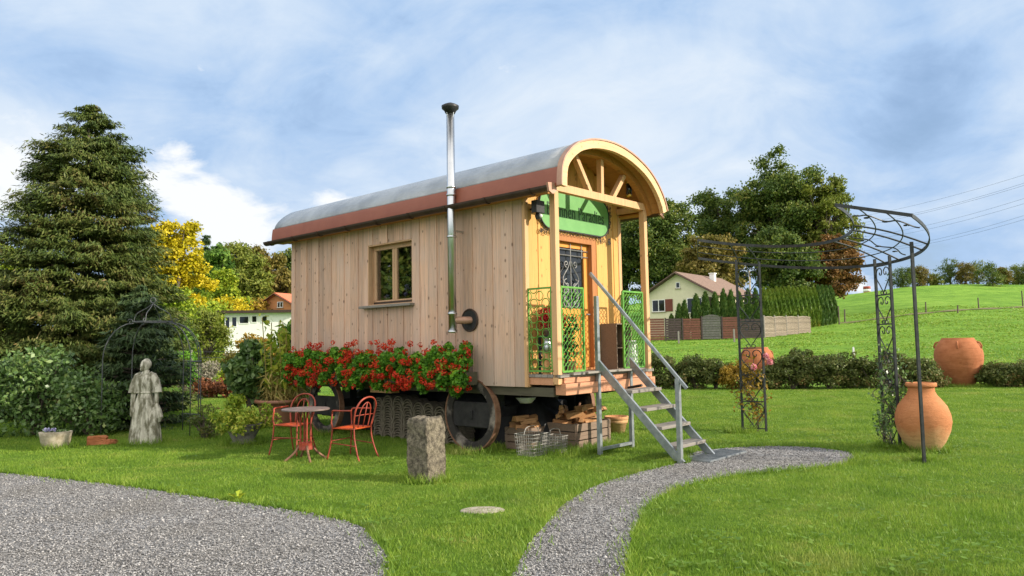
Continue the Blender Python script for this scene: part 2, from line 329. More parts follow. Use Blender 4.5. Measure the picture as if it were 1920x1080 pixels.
# unseen cloud brightness added behind and overhead to lift the shaded wagon wall
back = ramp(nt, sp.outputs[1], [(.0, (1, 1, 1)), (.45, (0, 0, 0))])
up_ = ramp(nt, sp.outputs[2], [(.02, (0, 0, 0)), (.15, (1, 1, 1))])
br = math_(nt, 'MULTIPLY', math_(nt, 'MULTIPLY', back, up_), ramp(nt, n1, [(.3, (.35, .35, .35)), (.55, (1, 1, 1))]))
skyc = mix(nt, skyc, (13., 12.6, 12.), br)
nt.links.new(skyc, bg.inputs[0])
S.view_settings.view_transform = 'Standard'; S.view_settings.look = 'None'; S.view_settings.gamma = 1; S.view_settings.use_curve_mapping = False
S.view_settings.exposure = .45
S.cycles.max_bounces = 6; S.cycles.diffuse_bounces = 3; S.cycles.glossy_bounces = 3; S.cycles.transmission_bounces = 3; S.cycles.transparent_max_bounces = 4
S.cycles.use_denoising = True

# ------------------------------------------------------------------ ground
def grass_mat(name, meadow):
    m, nt, out = _new(name); v = coords(nt, world=True)
    f = noise(nt, v, 3.1 if not meadow else .55, 6, .65); big = noise(nt, v, .45 if not meadow else .09, 4, .6)
    k = math_(nt, 'ADD', math_(nt, 'MULTIPLY', f, .6), math_(nt, 'MULTIPLY', big, .4))
    if meadow:
        c = ramp(nt, k, [(.32, (.09, .20, .022)), (.46, (.14, .28, .032)), (.56, (.20, .36, .045)), (.68, (.28, .41, .07))])
        v2 = coords(nt, (.22, 1.6, 1), world=True); s = noise(nt, v2, .33, 6, .65)
        c = mix(nt, c, (.28, .43, .06), math_(nt, 'MULTIPLY', ramp(nt, s, [(.5, (0, 0, 0)), (.68, (1, 1, 1))]), .6))
        v3 = coords(nt, (1.5, 5, 1), world=True); s = noise(nt, v3, .4, 5, .7); c = mix(nt, c, (.06, .145, .018), math_(nt, 'MULTIPLY', ramp(nt, s, [(.54, (0, 0, 0)), (.7, (1, 1, 1))]), .6))
        b = noise(nt, v, 2.2, 8, .75); finish(nt, out, c, .9, 0, b, 1., .35, .1)
    else:
        c = ramp(nt, k, [(.3, (.06, .12, .014)), (.5, (.11, .205, .022)), (.62, (.17, .24, .04)), (.75, (.22, .21, .07))])
        finish(nt, out, c, .95, 0, noise(nt, v, 60, 5, .7), 1., .04, .1)
    return m
MT['lawn'] = grass_mat('lawn_soil_and_turf', False); MT['meadow'] = grass_mat('meadow_turf', True)
def sheet(name, xs, ys, mat, dz=0.):
    X, Y = np.meshgrid(xs, ys); Z = ground_z(X, Y)+dz
    V = np.stack([X, Y, Z], -1).reshape(-1, 3); n, m = len(xs), len(ys)
    mb = MB(); mb.add(V.tolist(), [(j*n+i, j*n+i+1, (j+1)*n+i+1, (j+1)*n+i) for j in range(m-1) for i in range(n-1)])
    return kind(mb.build(name, mat, None, True, fixn=False), 'structure')
sheet('ground', np.concatenate([np.linspace(-3000, -300, 10), np.linspace(-250, 250, 101), np.linspace(300, 3000, 10)]),
      np.concatenate([np.linspace(-300, 20, 6), np.linspace(24.4, 170, 75), np.linspace(180, 600, 12), np.array([1000, 2000, 4000])]), MT['meadow'], -.02)
def flat(name, px, mat, z, world=None, wob=0.):
    P = list(world) if world else [gnd(*p) for p in px]
    P = [(p[0], p[1]) for p in P]
    D = []
    for i in range(len(P)):
        a, b = P[i], P[(i+1) % len(P)]; L = math.hypot(b[0]-a[0], b[1]-a[1]); n = max(1, min(40, int(L/.06)))
        for k in range(n):
            t = k/n; w = wob*math.sin(i*7.1+k*2.3)*random.uniform(.2, 1) if wob else 0
            D.append((a[0]+(b[0]-a[0])*t+w, a[1]+(b[1]-a[1])*t+w*.6))
    bm = bmesh.new(); f = bm.faces.new([bm.verts.new((*p, z)) for p in D])
    bmesh.ops.triangulate(bm, faces=[f]); bmesh.ops.recalc_face_normals(bm, faces=bm.faces)
    me = bpy.data.meshes.new(name); bm.to_mesh(me); bm.free()
    if me.polygons[0].normal.z < 0: me.flip_normals()
    me.materials.append(mat); o = bpy.data.objects.new(name, me); COL.objects.link(o)
    return kind(o, 'structure'), D
sheet('lawn', np.linspace(-45, 45, 46), np.linspace(-12, 24.4, 30), MT['lawn'], 0.)
def gravel_mat():
    m, nt, out = _new('grey_gravel'); v = coords(nt, world=True)
    vo = nd(nt, 'ShaderNodeTexVoronoi', i_Scale=55., i_Randomness=1.); nt.links.new(v, vo.inputs['Vector'])
    g = nd(nt, 'ShaderNodeSeparateColor'); nt.links.new(vo.outputs['Color'], g.inputs[0])
    c = ramp(nt, g.outputs[0], [(.0, (.08, .08, .08)), (.4, (.18, .178, .18)), (.75, (.28, .275, .275)), (.97, (.48, .47, .45))])
    big = noise(nt, v, 1.1, 5, .6); c = mix(nt, c, (.17, .155, .13), math_(nt, 'MULTIPLY', ramp(nt, big, [(.42, (0, 0, 0)), (.68, (1, 1, 1))]), .6)); c = mix(nt, c, (.36, .35, .34), math_(nt, 'MULTIPLY', ramp(nt, noise(nt, coords(nt, (.7, 2.2, 1), world=True), .9, 5, .65), [(.55, (0, 0, 0)), (.72, (1, 1, 1))]), .4))
    finish(nt, out, c, .9, 0, vo.outputs['Distance'], .9, -.02, .2); return m
MT['gravel'] = gravel_mat()
path_px = [(955, 1090), (985, 1030), (1025, 982), (1060, 945), (1120, 910), (1200, 886), (1262, 871), (1283, 862), (1292, 852), (1320, 845), (1370, 840), (1440, 837), (1520, 839), (1580, 846), (1602, 855),
           (1596, 864), (1560, 874), (1450, 884), (1340, 898), (1260, 920), (1215, 950), (1195, 982), (1180, 1025), (1170, 1090)]
pw = [Vector((*gnd(*p)[:2], 0)) for p in path_px]; pw2 = [pw[0]]+[Vector(q) for q in smooth_curve(pw[1:-1], 5)]+[pw[-1]]
pw2 = [Vector((.0, 3.2, 0))]+pw2+[Vector((.9, 3.2, 0))]
_, PATH = flat('gravel_path', None, MT['gravel'], .004, world=pw2, wob=.022)
drv_px = [(-260, 868), (-120, 876), (0, 887), (100, 897), (200, 908), (300, 921), (400, 936), (500, 950), (570, 962), (640, 975), (675, 990), (702, 1012), (722, 1045), (735, 1095)]
dw = [Vector((*gnd(*p)[:2], 0)) for p in drv_px]; dw = [Vector(q) for q in smooth_curve(dw, 4)]
_, DRIVE = flat('gravel_driveway', None, MT['gravel'], .004, world=dw+[Vector((-1.3, 3.2, 0)), Vector((-20, 3.2, 0)), Vector((-20, 11.5, 0))], wob=.035)
def inside(poly, X, Y):
    P = np.array(poly); r = np.zeros(len(X), bool); j = len(P)-1
    for i in range(len(P)):
        xi, yi, xj, yj = *P[i][:2], *P[j][:2]
        c = ((yi > Y) != (yj > Y)) & (X < (xj-xi)*(Y-yi)/(yj-yi+1e-12)+xi); r ^= c; j = i
    return r
def grass_blade_mat():
    m, nt, out = _new('grass_blades'); g = nt.nodes.new('ShaderNodeNewGeometry'); v = coords(nt, world=True)
    f = ramp(nt, noise(nt, v, 1.1, 5, .65), [(.32, (0, 0, 0)), (.68, (1, 1, 1))]); k = math_(nt, 'ADD', math_(nt, 'MULTIPLY', f, .5), math_(nt, 'MULTIPLY', g.outputs['Random Per Island'], .5))
    c = ramp(nt, k, [(0, (.07, .14, .016)), (.3, (.135, .25, .024)), (.62, (.225, .345, .038)), (.86, (.33, .41, .065)), (1, (.46, .43, .16))])
    c = mix(nt, c, (.42, .36, .12), math_(nt, 'MULTIPLY', ramp(nt, noise(nt, coords(nt, (1, 1, 1), world=True), .62, 6, .7, .4), [(.55, (0, 0, 0)), (.74, (1, 1, 1))]), .6))
    c = mix(nt, c, (.09, .19, .02), math_(nt, 'MULTIPLY', ramp(nt, noise(nt, coords(nt, (1.3, .8, 1), world=True), 1.7, 4, .6), [(.57, (0, 0, 0)), (.66, (1, 1, 1))]), .5))
    b = finish(nt, out, c, .5, 0, spec=.3); tr = nt.nodes.new('ShaderNodeBsdfTranslucent'); nt.links.new(c, tr.inputs[0])
    ms = nd(nt, 'ShaderNodeMixShader', i_0=.4); nt.links.new(b.outputs[0], ms.inputs[1]); nt.links.new(tr.outputs[0], ms.inputs[2]); nt.links.new(ms.outputs[0], out.inputs[0]); return m
MT['grass'] = grass_blade_mat()
def blades(name, n, ymin, ymax, h, w, seed, power=1.35):
    rg = np.random.default_rng(seed)
    u = rg.random(n*2); e = 1-power+1
    Y = (ymin**e+u*(ymax**e-ymin**e))**(1/e)
    X = (rg.random(n*2)*2-1)*(.86*Y+1.8)
    ok = ~(inside(PATH, X, Y) | inside(DRIVE, X, Y)); X, Y = X[ok][:n], Y[ok][:n]; n = len(X)
    a = rg.random(n)*2*PI; la = rg.random(n)*2*PI; H = h*rg.uniform(.5, 1.25, n)*(.8+.35*np.sin(X*1.7+np.sin(Y*1.3)*2)*np.sin(Y*2.1))
    far = 1+np.clip((Y-8)/14, 0, 1.5)*1.6; Wd = w*rg.uniform(.7, 1.3, n)*far
    lean = rg.uniform(.1, .9, n)*H
    c, s = np.cos(a)*Wd/2, np.sin(a)*Wd/2
    V = np.zeros((n, 3, 3)); V[:, 0] = np.stack([X-c, Y-s, 0*X-.004], -1); V[:, 1] = np.stack([X+c, Y+s, 0*X-.004], -1)
    V[:, 2] = np.stack([X+np.cos(la)*lean, Y+np.sin(la)*lean, H], -1)
    return kind(raw_mesh(name, V.reshape(-1, 3), 3, MT['grass']), 'stuff')
blades('grass', 880000, 4.6, 24.5, .038, .0068, 3)
def meadow_tufts(n, seed):
    rg = np.random.default_rng(seed); Y = 24.6+(105-24.6)*rg.random(n)**1.6; X = rg.uniform(-.25, .85, n)*Y; Z = ground_z(X, Y)-.02; a = rg.random(n)*PI; la = rg.random(n)*2*PI; s = (Y/24)**.8
    H = .038*s*rg.uniform(.4, 1.5, n)*(.7+.5*np.sin(X*.31+np.sin(Y*.2)*2)*np.sin(Y*.43)); W_ = .035*s*rg.uniform(.6, 1.4, n); c, q = np.cos(a)*W_, np.sin(a)*W_
    V = np.stack([np.stack([X-c, Y-q, Z], -1), np.stack([X+c, Y+q, Z], -1), np.stack([X+np.cos(la)*H*.7, Y+np.sin(la)*H*.7, Z+np.abs(H)], -1)], 1); kind(raw_mesh('meadow_grass', V.reshape(-1, 3), 3, MT['grass']), 'stuff')
meadow_tufts(110000, 17)
# longer tufts left standing where the mower does not reach, and small weeds in the turf
TUFT = [(-1.04, 8.83, .24), (-6.33, 12.7, .3), (5.74, 10.42, .25), (-7.62, 12.32, .26), (-.6, 11.15, .35), (-3.5, 13.7, .3), (2.2, 9.8, .08), (1.2, 10.8, .1), (1.8, 11.4, .1), (.75, 11.0, .4), (1.1, 11.3, .4), (3.9, 12.9, .22), (5.5, 10.8, .2), (5.25, 9.56, .1), (-4.55, 12.45, .28), (-4.8, 15.1, .4), (14.35, 23.4, .5)]
rg = np.random.default_rng(23); tp_ = []
for x, y, r in TUFT: m = int(2600*r); a = rg.random(m)*2*PI; q = r*rg.uniform(.75, 1.35, m); tp_.append(np.stack([x+q*np.cos(a), y+q*np.sin(a)], -1))
tp_ = np.concatenate(tp_); n = len(tp_); a = rg.random(n)*PI; la = rg.random(n)*2*PI; H = rg.uniform(.05, .15, n); c, s = np.cos(a)*.005, np.sin(a)*.005; X, Y = tp_.T
V = np.stack([np.stack([X-c, Y-s, 0*X], -1), np.stack([X+c, Y+s, 0*X], -1), np.stack([X+np.cos(la)*H*.5, Y+np.sin(la)*H*.5, H], -1)], 1); kind(raw_mesh('tuft_grass', V.reshape(-1, 3), 3, MT['grass']), 'stuff')
n = 3200; cl = rg.random((260, 2)); cx = 5.+13*cl[:, 0]**1.4; I = rg.integers(0, 260, n); Y = cx[I]+rg.normal(0, .12, n); X = ((cl[:, 1]*2-1)*.75*cx)[I]+rg.normal(0, .16, n); ok = ~(inside(PATH, X, Y) | inside(DRIVE, X, Y)); X, Y = X[ok], Y[ok]; n = len(X)
a = rg.random(n)*2*PI; L = rg.uniform(.015, .035, n); Z = rg.uniform(.025, .05, n); ca, sa = np.cos(a), np.sin(a)
V = np.stack([np.stack([X-ca*L, Y-sa*L, Z], -1), np.stack([X+sa*L*.7, Y-ca*L*.7, Z+.006], -1), np.stack([X+ca*L, Y+sa*L, Z+.012], -1), np.stack([X-sa*L*.7, Y+ca*L*.7, Z+.006], -1)], 1)
kind(raw_mesh('clover', V.reshape(-1, 3), 4, leafy('clover_leaves', [(0, (.07, .15, .02)), (.6, (.15, .26, .03)), (1, (.26, .36, .07))], .35, 1.)), 'stuff')
# coarser tufts along the edge of the gravel
rg = np.random.default_rng(5); E_ = np.array(PATH+DRIVE[:330]); I = rg.integers(0, len(E_), 26000); off = rg.normal(0, .06, (26000, 2))*rg.uniform(.3, 2., (26000, 1)); X, Y = E_[I, 0]+off[:, 0], E_[I, 1]+off[:, 1]
ok = (~(inside(PATH, X, Y) | inside(DRIVE, X, Y)) | (rg.random(len(X)) < .16)) & (Y > 4.6); X, Y = X[ok], Y[ok]; n = len(X); a = rg.random(n)*2*PI; H = rg.uniform(.03, .085, n); c, s = np.cos(a)*.005, np.sin(a)*.005; la = rg.random(n)*2*PI
V = np.stack([np.stack([X-c, Y-s, 0*X], -1), np.stack([X+c, Y+s, 0*X], -1), np.stack([X+np.cos(la)*H*.6, Y+np.sin(la)*H*.6, H], -1)], 1)
kind(raw_mesh('edge_grass', V.reshape(-1, 3), 3, MT['grass']), 'stuff')
# loose stones lying on both gravel surfaces
def stones(n, seed):
    rg = np.random.default_rng(seed); B = np.array([[1, 0, 0], [-1, 0, 0], [0, 1, 0], [0, -1, 0], [0, 0, 1], [0, 0, -1]], float); F = [(0, 2, 4), (2, 1, 4), (1, 3, 4), (3, 0, 4), (2, 0, 5), (1, 2, 5), (3, 1, 5), (0, 3, 5)]
    Y = 4.9+(11.6-4.9)*rg.random(n*7)**1.5; X = (rg.random(n*7)*2-1)*(.74*Y+.3); ok = inside(PATH, X, Y) | inside(DRIVE, X, Y); X, Y = X[ok][:n], Y[ok][:n]; n = len(X)
    sz = (rg.uniform(.004, .011, n)*np.where(rg.random(n) < .05, rg.uniform(1.3, 1.8, n), 1))[:, None, None]*rg.uniform(.6, 1.4, (n, 6, 1))
    a = rg.random(n)*PI; R = np.zeros((n, 3, 3)); R[:, 0, 0] = np.cos(a); R[:, 0, 1] = -np.sin(a); R[:, 1, 0] = np.sin(a); R[:, 1, 1] = np.cos(a); R[:, 2, 2] = .7
    V = np.einsum('nij,nkj->nki', R, B[None]*sz)+np.stack([X, Y, 0*X+.009], -1)[:, None]
    nV = V.reshape(-1, 3); idx = (np.array(F)[None]+6*np.arange(n)[:, None, None]).reshape(-1)
    me = bpy.data.meshes.new('gravel'); me.vertices.add(len(nV)); me.vertices.foreach_set('co', nV.astype(np.float32).ravel()); me.loops.add(len(idx)); me.loops.foreach_set('vertex_index', idx.astype(np.int32))
    me.polygons.add(len(idx)//3); me.polygons.foreach_set('loop_start', np.arange(0, len(idx), 3, dtype=np.int32)); me.update(calc_edges=True); me.validate()
    m, nt, out = _new('loose_stones'); g = nt.nodes.new('ShaderNodeNewGeometry')
    c = ramp(nt, g.outputs['Random Per Island'], [(0, (.07, .07, .07)), (.5, (.21, .205, .205)), (.85, (.31, .305, .30)), (1, (.42, .41, .4))]); finish(nt, out, c, .9)
    me.materials.append(m); o = bpy.data.objects.new('gravel', me); COL.objects.link(o); kind(o, 'stuff')
stones(34000, 9)
# ------------------------------------------------------------------ the wagon (local x across, y towards its rear)
AX, AY, YAW = .1892, 10.3638, 2.4093
WR = YAW-PI/2; WU = np.array([math.cos(YAW), math.sin(YAW)]); WV = np.array([WU[1], -WU[0]])
def wpt(x, y, z=0.): return (AX+x*WV[0]+y*WU[0], AY+x*WV[1]+y*WU[1], z)
WL, WW = 6.09, 2.39
wag = thing('shepherd_wagon', 'timber shepherd wagon with a curved grey roof and green sign, standing on the lawn', 'wagon', wpt(0, 0), WR)
AP = [(-.19, 3.70), (-.187, 3.80), (-.165, 3.96), (-.11, 4.08), (-.015, 4.185), (.12, 4.29), (.28, 4.375), (.59, 4.465), (.985, 4.503), (1.3, 4.485), (1.6, 4.425), (1.9, 4.32), (2.1, 4.215), (2.27, 4.085), (2.40, 3.945), (2.49, 3.81), (2.545, 3.68)]
AP = [(float(q[0]), float(q[2])) for q in smooth_curve([(a, 0, b) for a, b in AP], 4)]
def inset(P, d):
    out = []
    for i in range(len(P)):
        a, b = P[max(i-1, 0)], P[min(i+1, len(P)-1)]; t = nrm((b[0]-a[0], b[1]-a[1])); out.append((P[i][0]+t[1]*d, P[i][1]-t[0]*d))
    return out
def prof_z(x, d=0.):
    P = inset(AP, d); xs = [p[0] for p in P]; return float(np.interp(x, xs, [p[1] for p in P]))
def shell(P, d, y0, y1, ny=1):
    Q = inset(P, d); mb = MB(); n = len(P)
    ys = np.linspace(y0, y1, ny+1)
    vs = [(p[0], y, p[1]) for y in ys for p in P]+[(q[0], y, q[1]) for y in ys for q in Q]; K = n*(ny+1); fs = []
    for j in range(ny):
        for i in range(n-1):
            a = j*n+i; fs.append((a, a+1, a+n+1, a+n)); fs.append((K+a, K+a+n, K+a+n+1, K+a+1))
        for i in (0, n-1): a = j*n+i; fs.append((a, a+n, K+a+n, K+a))
    for j in (0, ny):
        for i in range(n-1): a = j*n+i; fs.append((a, a+1, K+a+1, K+a))
    return mb.add(vs, fs)
iL = max(i for i in range(len(AP)//2) if AP[i][1] < 3.965); iR = min(i for i in range(len(AP)//2, len(AP)) if AP[i][1] < 3.97)
YF, YB = -.775, 6.5
ro = shell(AP[iL:iR+1], .03, YF, YB, 24).build('roof', MT['roof_sheet'], wag, True)
shell(inset(AP[:iL+1], -.012), .05, YF+.004, YB+.03, 6).build('fascia_band', MT['red_sheet'], wag)
shell(inset(AP[iR:], -.012), .05, YF+.004, YB+.03, 6).build('fascia_band', MT['red_sheet'], wag)
shell(inset(AP, .032), .025, YF+.01, YB-.04, 8).build('ceiling', MT['wood_ceiling'], wag, True)
shell(inset(AP, .002), .115, YF-.07, YF-.002).build('roof_arch', MT['wood_pale'], wag)
shell(inset(AP, -.022), .022, YF-.085, YF+.003).build('drip_edge', MT['copper_end'], wag)
shell(inset(AP, .06), .10, -.60, -.50).build('inner_arch', MT['wood_ceiling'], wag)
e = MB(); e.prism([(p[0], YB-.03, p[1]) for p in inset(AP, .034)], (0, .026, 0)); e.build('rear_gable', MT['wood_side'], wag)
for gx, gn in ((-.265, 1), (2.62, -1)):
    q = arc_pts((gx, -.70, 3.70), .075, PI, 2*PI, 9); q2 = arc_pts((gx, -.70, 3.70), .062, 2*PI, PI, 9)
    gt = MB(); gt.prism(list(q)+list(q2), (0, 7.32, 0)); g_ = gt.build('gutter', MT['gutter'], wag)
    for yy in np.arange(-.4, 6.6, .85): ge = MB(); ge.prism(list(arc_pts((gx, yy, 3.70), .088, PI, 2*PI, 9))+list(arc_pts((gx, yy, 3.70), .076, 2*PI, PI, 9)), (0, .03, 0)); ge.build('gutter_bracket', MT['gutter'], g_)
    en = MB(); en.prism([(gx-.085, -.735, 3.73), (gx+.10*gn, -.735, 3.75), (gx+.10*gn, -.735, 3.64), (gx+.02, -.735, 3.585), (gx-.06, -.735, 3.62)], (0, .034, 0)); en.build('gutter_end', MT['copper_end'], g_)
    so_ = MB(); so_.box(*sorted((gx+.03*gn, gx+.25*gn)), -.5, 6.4, 3.655, 3.68); so_.build('soffit_board', MT['wood_ceiling'], wag)
# long walls: vertical boards, every other one proud
def boards(a0, a1, width, holes, zlo, zhi, place, seed):
    rg = random.Random(seed); mb = MB(); a = a0; i = 0
    while a < a1-.01:
        b = min(a+width*rg.uniform(.93, 1.07), a1); cuts = [a, b]
        for h in holes:
            for e_ in h[:2]:
                if a+.004 < e_ < b-.004: cuts.append(e_)
        cuts.sort()
        for c0, c1 in zip(cuts, cuts[1:]):
            zr = [(zlo, zhi(.5*(c0+c1)))]
            for h in holes:
                if h[0]-.001 < .5*(c0+c1) < h[1]+.001: zr = [z for z in ((zr[0][0], h[2]), (h[3], zr[0][1])) if z[1]-z[0] > .01]
            for z0, z1 in zr: place(mb, c0+.003, c1-.003, z0, z1, i % 2)
        a = b; i += 1
    return mb
zs = lambda y: 3.69
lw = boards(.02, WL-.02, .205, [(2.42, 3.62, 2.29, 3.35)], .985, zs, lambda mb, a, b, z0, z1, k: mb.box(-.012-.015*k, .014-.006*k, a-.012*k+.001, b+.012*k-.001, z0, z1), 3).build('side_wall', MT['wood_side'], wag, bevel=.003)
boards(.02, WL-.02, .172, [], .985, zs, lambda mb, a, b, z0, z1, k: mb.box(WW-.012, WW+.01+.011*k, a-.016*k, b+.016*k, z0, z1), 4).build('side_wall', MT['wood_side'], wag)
fw_ = boards(.05, WW-.05, .235, [(.55, 1.70, .9, 3.23)], 1.13, lambda x: prof_z(x, .064), lambda mb, a, b, z0, z1, k: mb.box(a-.014*k, b+.014*k, -.012-.011*k, .02-.006*k, z0, z1), 5).build('front_wall', MT['wood_front'], wag, bevel=.003)
boards(.0, WW, .172, [], .985, lambda x: prof_z(x, .064), lambda mb, a, b, z0, z1, k: mb.box(a, b, WL+.0, WL+.02+.01*k, z0, z1), 6).build('rear_wall', MT['wood_side'], wag)
for x0, x1 in ((-.03, .05), (WW-.05, WW+.03)):
    cb = MB(); cb.box(x0, x1, -.034, .02, .985, 3.70); cb.build('corner_board', MT['wood_post'], wag, bevel=.004)
# room lining so that no light leaks through the joints
ln = MB(); ln.box(.03, .05, .05, 2.42, 1.0, 3.9); ln.box(.03, .05, 3.62, 6.0, 1.0, 3.9); ln.box(.03, .05, 2.42, 3.62, 1.0, 2.265); ln.box(.03, .05, 2.42, 3.62, 3.37, 3.9)
ln.box(2.33, 2.36, .05, 6., 1., 3.9); ln.box(.05, .55, .04, .06, 1., 4.1); ln.box(1.72, 2.33, .04, .06, 1., 4.1); ln.box(.55, 1.72, .04, .06, 3.25, 4.1); ln.box(.05, 2.33, .06, 6.05, .99, 1.12)
ln.build('inner_lining', MT['wood_jamb'], wag)
# window in the long side
wf = MB(); y0, y1, z0, z1, xo = 2.42, 3.62, 2.29, 3.35, .10
wf.box(-.02, .17, y0-.0, y0+.025, z0, z1); wf.box(-.02, .17, y1-.025, y1, z0, z1); wf.box(-.02, .17, y0+.025, y1-.025, z1-.025, z1); wf.box(-.012, .17, y0+.025, y1-.025, z0, z0+.02)
wn = wf.build('window', MT['wood_window'], wag, bevel=.003)
fr = MB(); a, b = y0+.025, y1-.025
for u0, u1 in ((a, a+.075), (b-.075, b), ((a+b)/2-.06, (a+b)/2-.003), ((a+b)/2+.003, (a+b)/2+.06)): fr.box(.085, .14, u0, u1, z0+.09, z1-.095)
fr.box(.085, .14, a, b, z1-.095, z1-.025); fr.box(.085, .14, a, b, z0+.022, z0+.09); fr.build('window_frame', MT['wood_window'], wn, bevel=.006)
for u0, u1 in ((a+.06, (a+b)/2-.05), ((a+b)/2+.05, b-.06)):
    g = MB(); g.box(.11, .116, u0, u1, z0+.08, z1-.08); g.build('window_pane', MT['room_glass'], wn)
sb = MB(); sb.box(-.13, .08, y0-.05, y1+.13, z0-.045, z0-.002); sb.build('window_sill', MT['wood_grey'], wn, bevel=.005)
sb = MB(); sb.box(.075, .10, a+.02, b-.02, z0+.03, z0+.065); sb.build('rain_bar', MT['gutter'], wn)
# flue pipe
fl = MB(); fl.tube([(-.26, 1.23, 1.79), (-.26, 1.23, 5.12)], .062, 20); ch = fl.build('flue_pipe', MT['steel'], wag, True)
for z in (1.79, 2.06, 3.22, 3.86, 3.98):
    c = MB(); c.lathe([(.063, -.018), (.072, -.016), (.072, .016), (.063, .018)], 20, (-.26, 1.23, z)); c.build('pipe_collar', MT['steel'], ch, True)
c = MB(); c.lathe([(.07, 5.12), (.095, 5.17), (.13, 5.2), (.135, 5.24), (.10, 5.26), (.03, 5.29), (.001, 5.295)], 20, (-.26, 1.23, 0)); c.build('flue_cap', MT['black_metal'], ch, True)
c = MB(); [c.beam((-.26+.055*math.cos(t), 1.23+.055*math.sin(t), 5.03), (-.26+.085*math.cos(t), 1.23+.085*math.sin(t), 5.2), .012, .004) for t in (0, 1.57, 3.14, 4.71)]; c.build('cap_bracket', MT['steel'], ch)
c = MB(); c.tube([(-.26, 1.23, 1.96), (-.03, 1.09, 1.96), (.03, 1.06, 1.96)], .055, 16); c.build('flue_elbow', MT['copper_end'], ch, True)
c = MB(); c.prism(arc_pts((-.026, 1.10, 1.96), .175, 0, 2*PI, 25, (0, 1, 0), (0, 0, 1))[:-1], (-.008, 0, 0)); c.build('wall_collar', MT['black_metal'], ch)
c = MB(); c.tube(arc_pts((-.03, 1.10, 1.96), .165, 0, 2*PI, 25, (0, 1, 0), (0, 0, 1))[:-1], .014, 6, True); c.build('collar_ring', MT['gutter'], ch)
# bracing wires of the flue are not seen; brackets to the wall
c = MB(); c.box(-.25, -.02, 1.215, 1.245, 3.30, 3.33); c.build('flue_bracket', MT['steel'], ch)
# door
dj = MB(); dj.box(.55, .66, -.03, .16, 1.17, 3.23); dj.box(1.58, 1.70, -.03, .16, 1.17, 3.23); dj.box(.66, 1.58, -.03, .16, 3.13, 3.23); dj.box(.66, 1.58, -.04, .16, 1.17, 1.205)
fz = dj.build('door_frame', MT['wood_jamb'], wag, bevel=.004)
dl = MB(); dl.box(.66, .75, .05, .10, 1.21, 3.13); dl.box(1.47, 1.58, .05, .10, 1.21, 3.13); dl.box(.75, 1.47, .05, .10, 3.05, 3.13); dl.box(.75, 1.47, .05, .10, 1.21, 1.33); dl.box(.75, 1.47, .05, .10, 2.02, 2.12)
for k in range(5): dl.box(.752+k*.1436, .75+(k+1)*.1436-.004, .065, .09, 1.331, 2.019)
dr = dl.build('door', MT['wood_door'], wag, bevel=.003)
g = MB(); g.box(.74, 1.48, .078, .084, 2.11, 3.06); g.build('door_pane', MT['glass'], dr)
gr = MB(); yb = .035
def scroll(mb, c, r, turns, a0, sgn, rr, ax, ay, n=14):
    c, ax, ay = (np.array(q, float) for q in (c, ax, ay)); pts = []
    for i in range(n):
        t = i/(n-1); a = a0+sgn*t*turns*2*PI; q = r*(1-.78*t); pts.append(c+q*(math.cos(a)*ax+math.sin(a)*ay))
    mb.tube(pts, rr, 5); return pts
for xx in (.82, 1.11, 1.40): gr.tube([(xx, yb, 2.10 if xx == 1.11 else 2.9), (xx, yb, 3.12)], .008, 5)
for z in (2.93, 3.02): gr.tube([(.68, yb, z), (1.56, yb, z)], .008, 5)
for s in (-1, 1):
    for zc, r, a0 in ((2.20, .10, PI/2), (2.37, .085, -PI/2), (2.47, .10, PI/2), (2.80, .055, -PI/2)): scroll(gr, (1.11+s*.11, yb, zc), r, 1.1, a0, -s if a0 > 0 else s, .009, (s*s, 0, 0), (0, 0, 1))
    gr.tube(smooth_curve([(1.11+s*.01, yb, 2.12), (1.11+s*.19, yb, 2.3), (1.11+s*.05, yb, 2.42), (1.11+s*.2, yb, 2.56), (1.11+s*.07, yb, 2.74), (1.11+s*.02, yb, 2.84)], 5), .009, 5)
gr.build('window_grille', MT['iron_grey'], dr)
h = MB(); h.tube([(1.52, .05, 2.03), (1.52, -.01, 2.03), (1.42, -.01, 2.03)], .011, 6); h.build('door_handle', MT['iron_grey'], dr)
# porch
dk = MB()
for k in range(5): dk.box(-.0, WW, -.60+k*.115, -.60+(k+1)*.115-.006, 1.125, 1.165)
dk.build('porch_floor', MT['wood_grey'], wag)
b = MB(); b.box(.10, 2.36, -.585, -.53, 1.045, 1.122); b.box(.015, .055, -.47, -.04, 1.02, 1.122); b.box(2.33, 2.37, -.47, -.04, 1.02, 1.122); b.build('rim_board', MT['wood_deck'], wag, bevel=.003)
b = MB(); b.box(.06, 2.36, -.64, -.46, .885, 1.04); b.build('porch_beam', MT['wood_deck'], wag, bevel=.006)
b = MB(); b.box(.22, .5, -.655, -.60, 1.15, 1.185); b.box(.5, 2.0, -.70, -.56, 1.16, 1.19); b.build('step_plank', MT['wood_grey'], wag, bevel=.004)
for x0 in (0., WW-.09):
    p = MB(); p.box(x0, x0+.09, -.56, -.465, 1.03, 3.70); p.build('porch_post', MT['wood_post'], wag, bevel=.005)
b = MB(); b.box(.02, 2.37, -.56, -.47, 3.702, 3.815); b.build('tie_beam', MT['wood_post'], wag, bevel=.005)
for p, q in (((.88, 3.80), (.50, 4.34)), ((1.17, 3.80), (1.18, 4.42)), ((1.47, 3.80), (1.86, 4.27))):
    b = MB(); b.beam((p[0], -.515, p[1]), (q[0], -.515, q[1]), .07, .085, (0, 1, 0)); b.build('strut', MT['wood_post'], wag, bevel=.004)
for x0 in (.02, 2.30): b = MB(); b.box(x0, x0+.07, -.465, -.03, 3.70, 3.79); b.build('wall_plate', MT['wood_post'], wag)
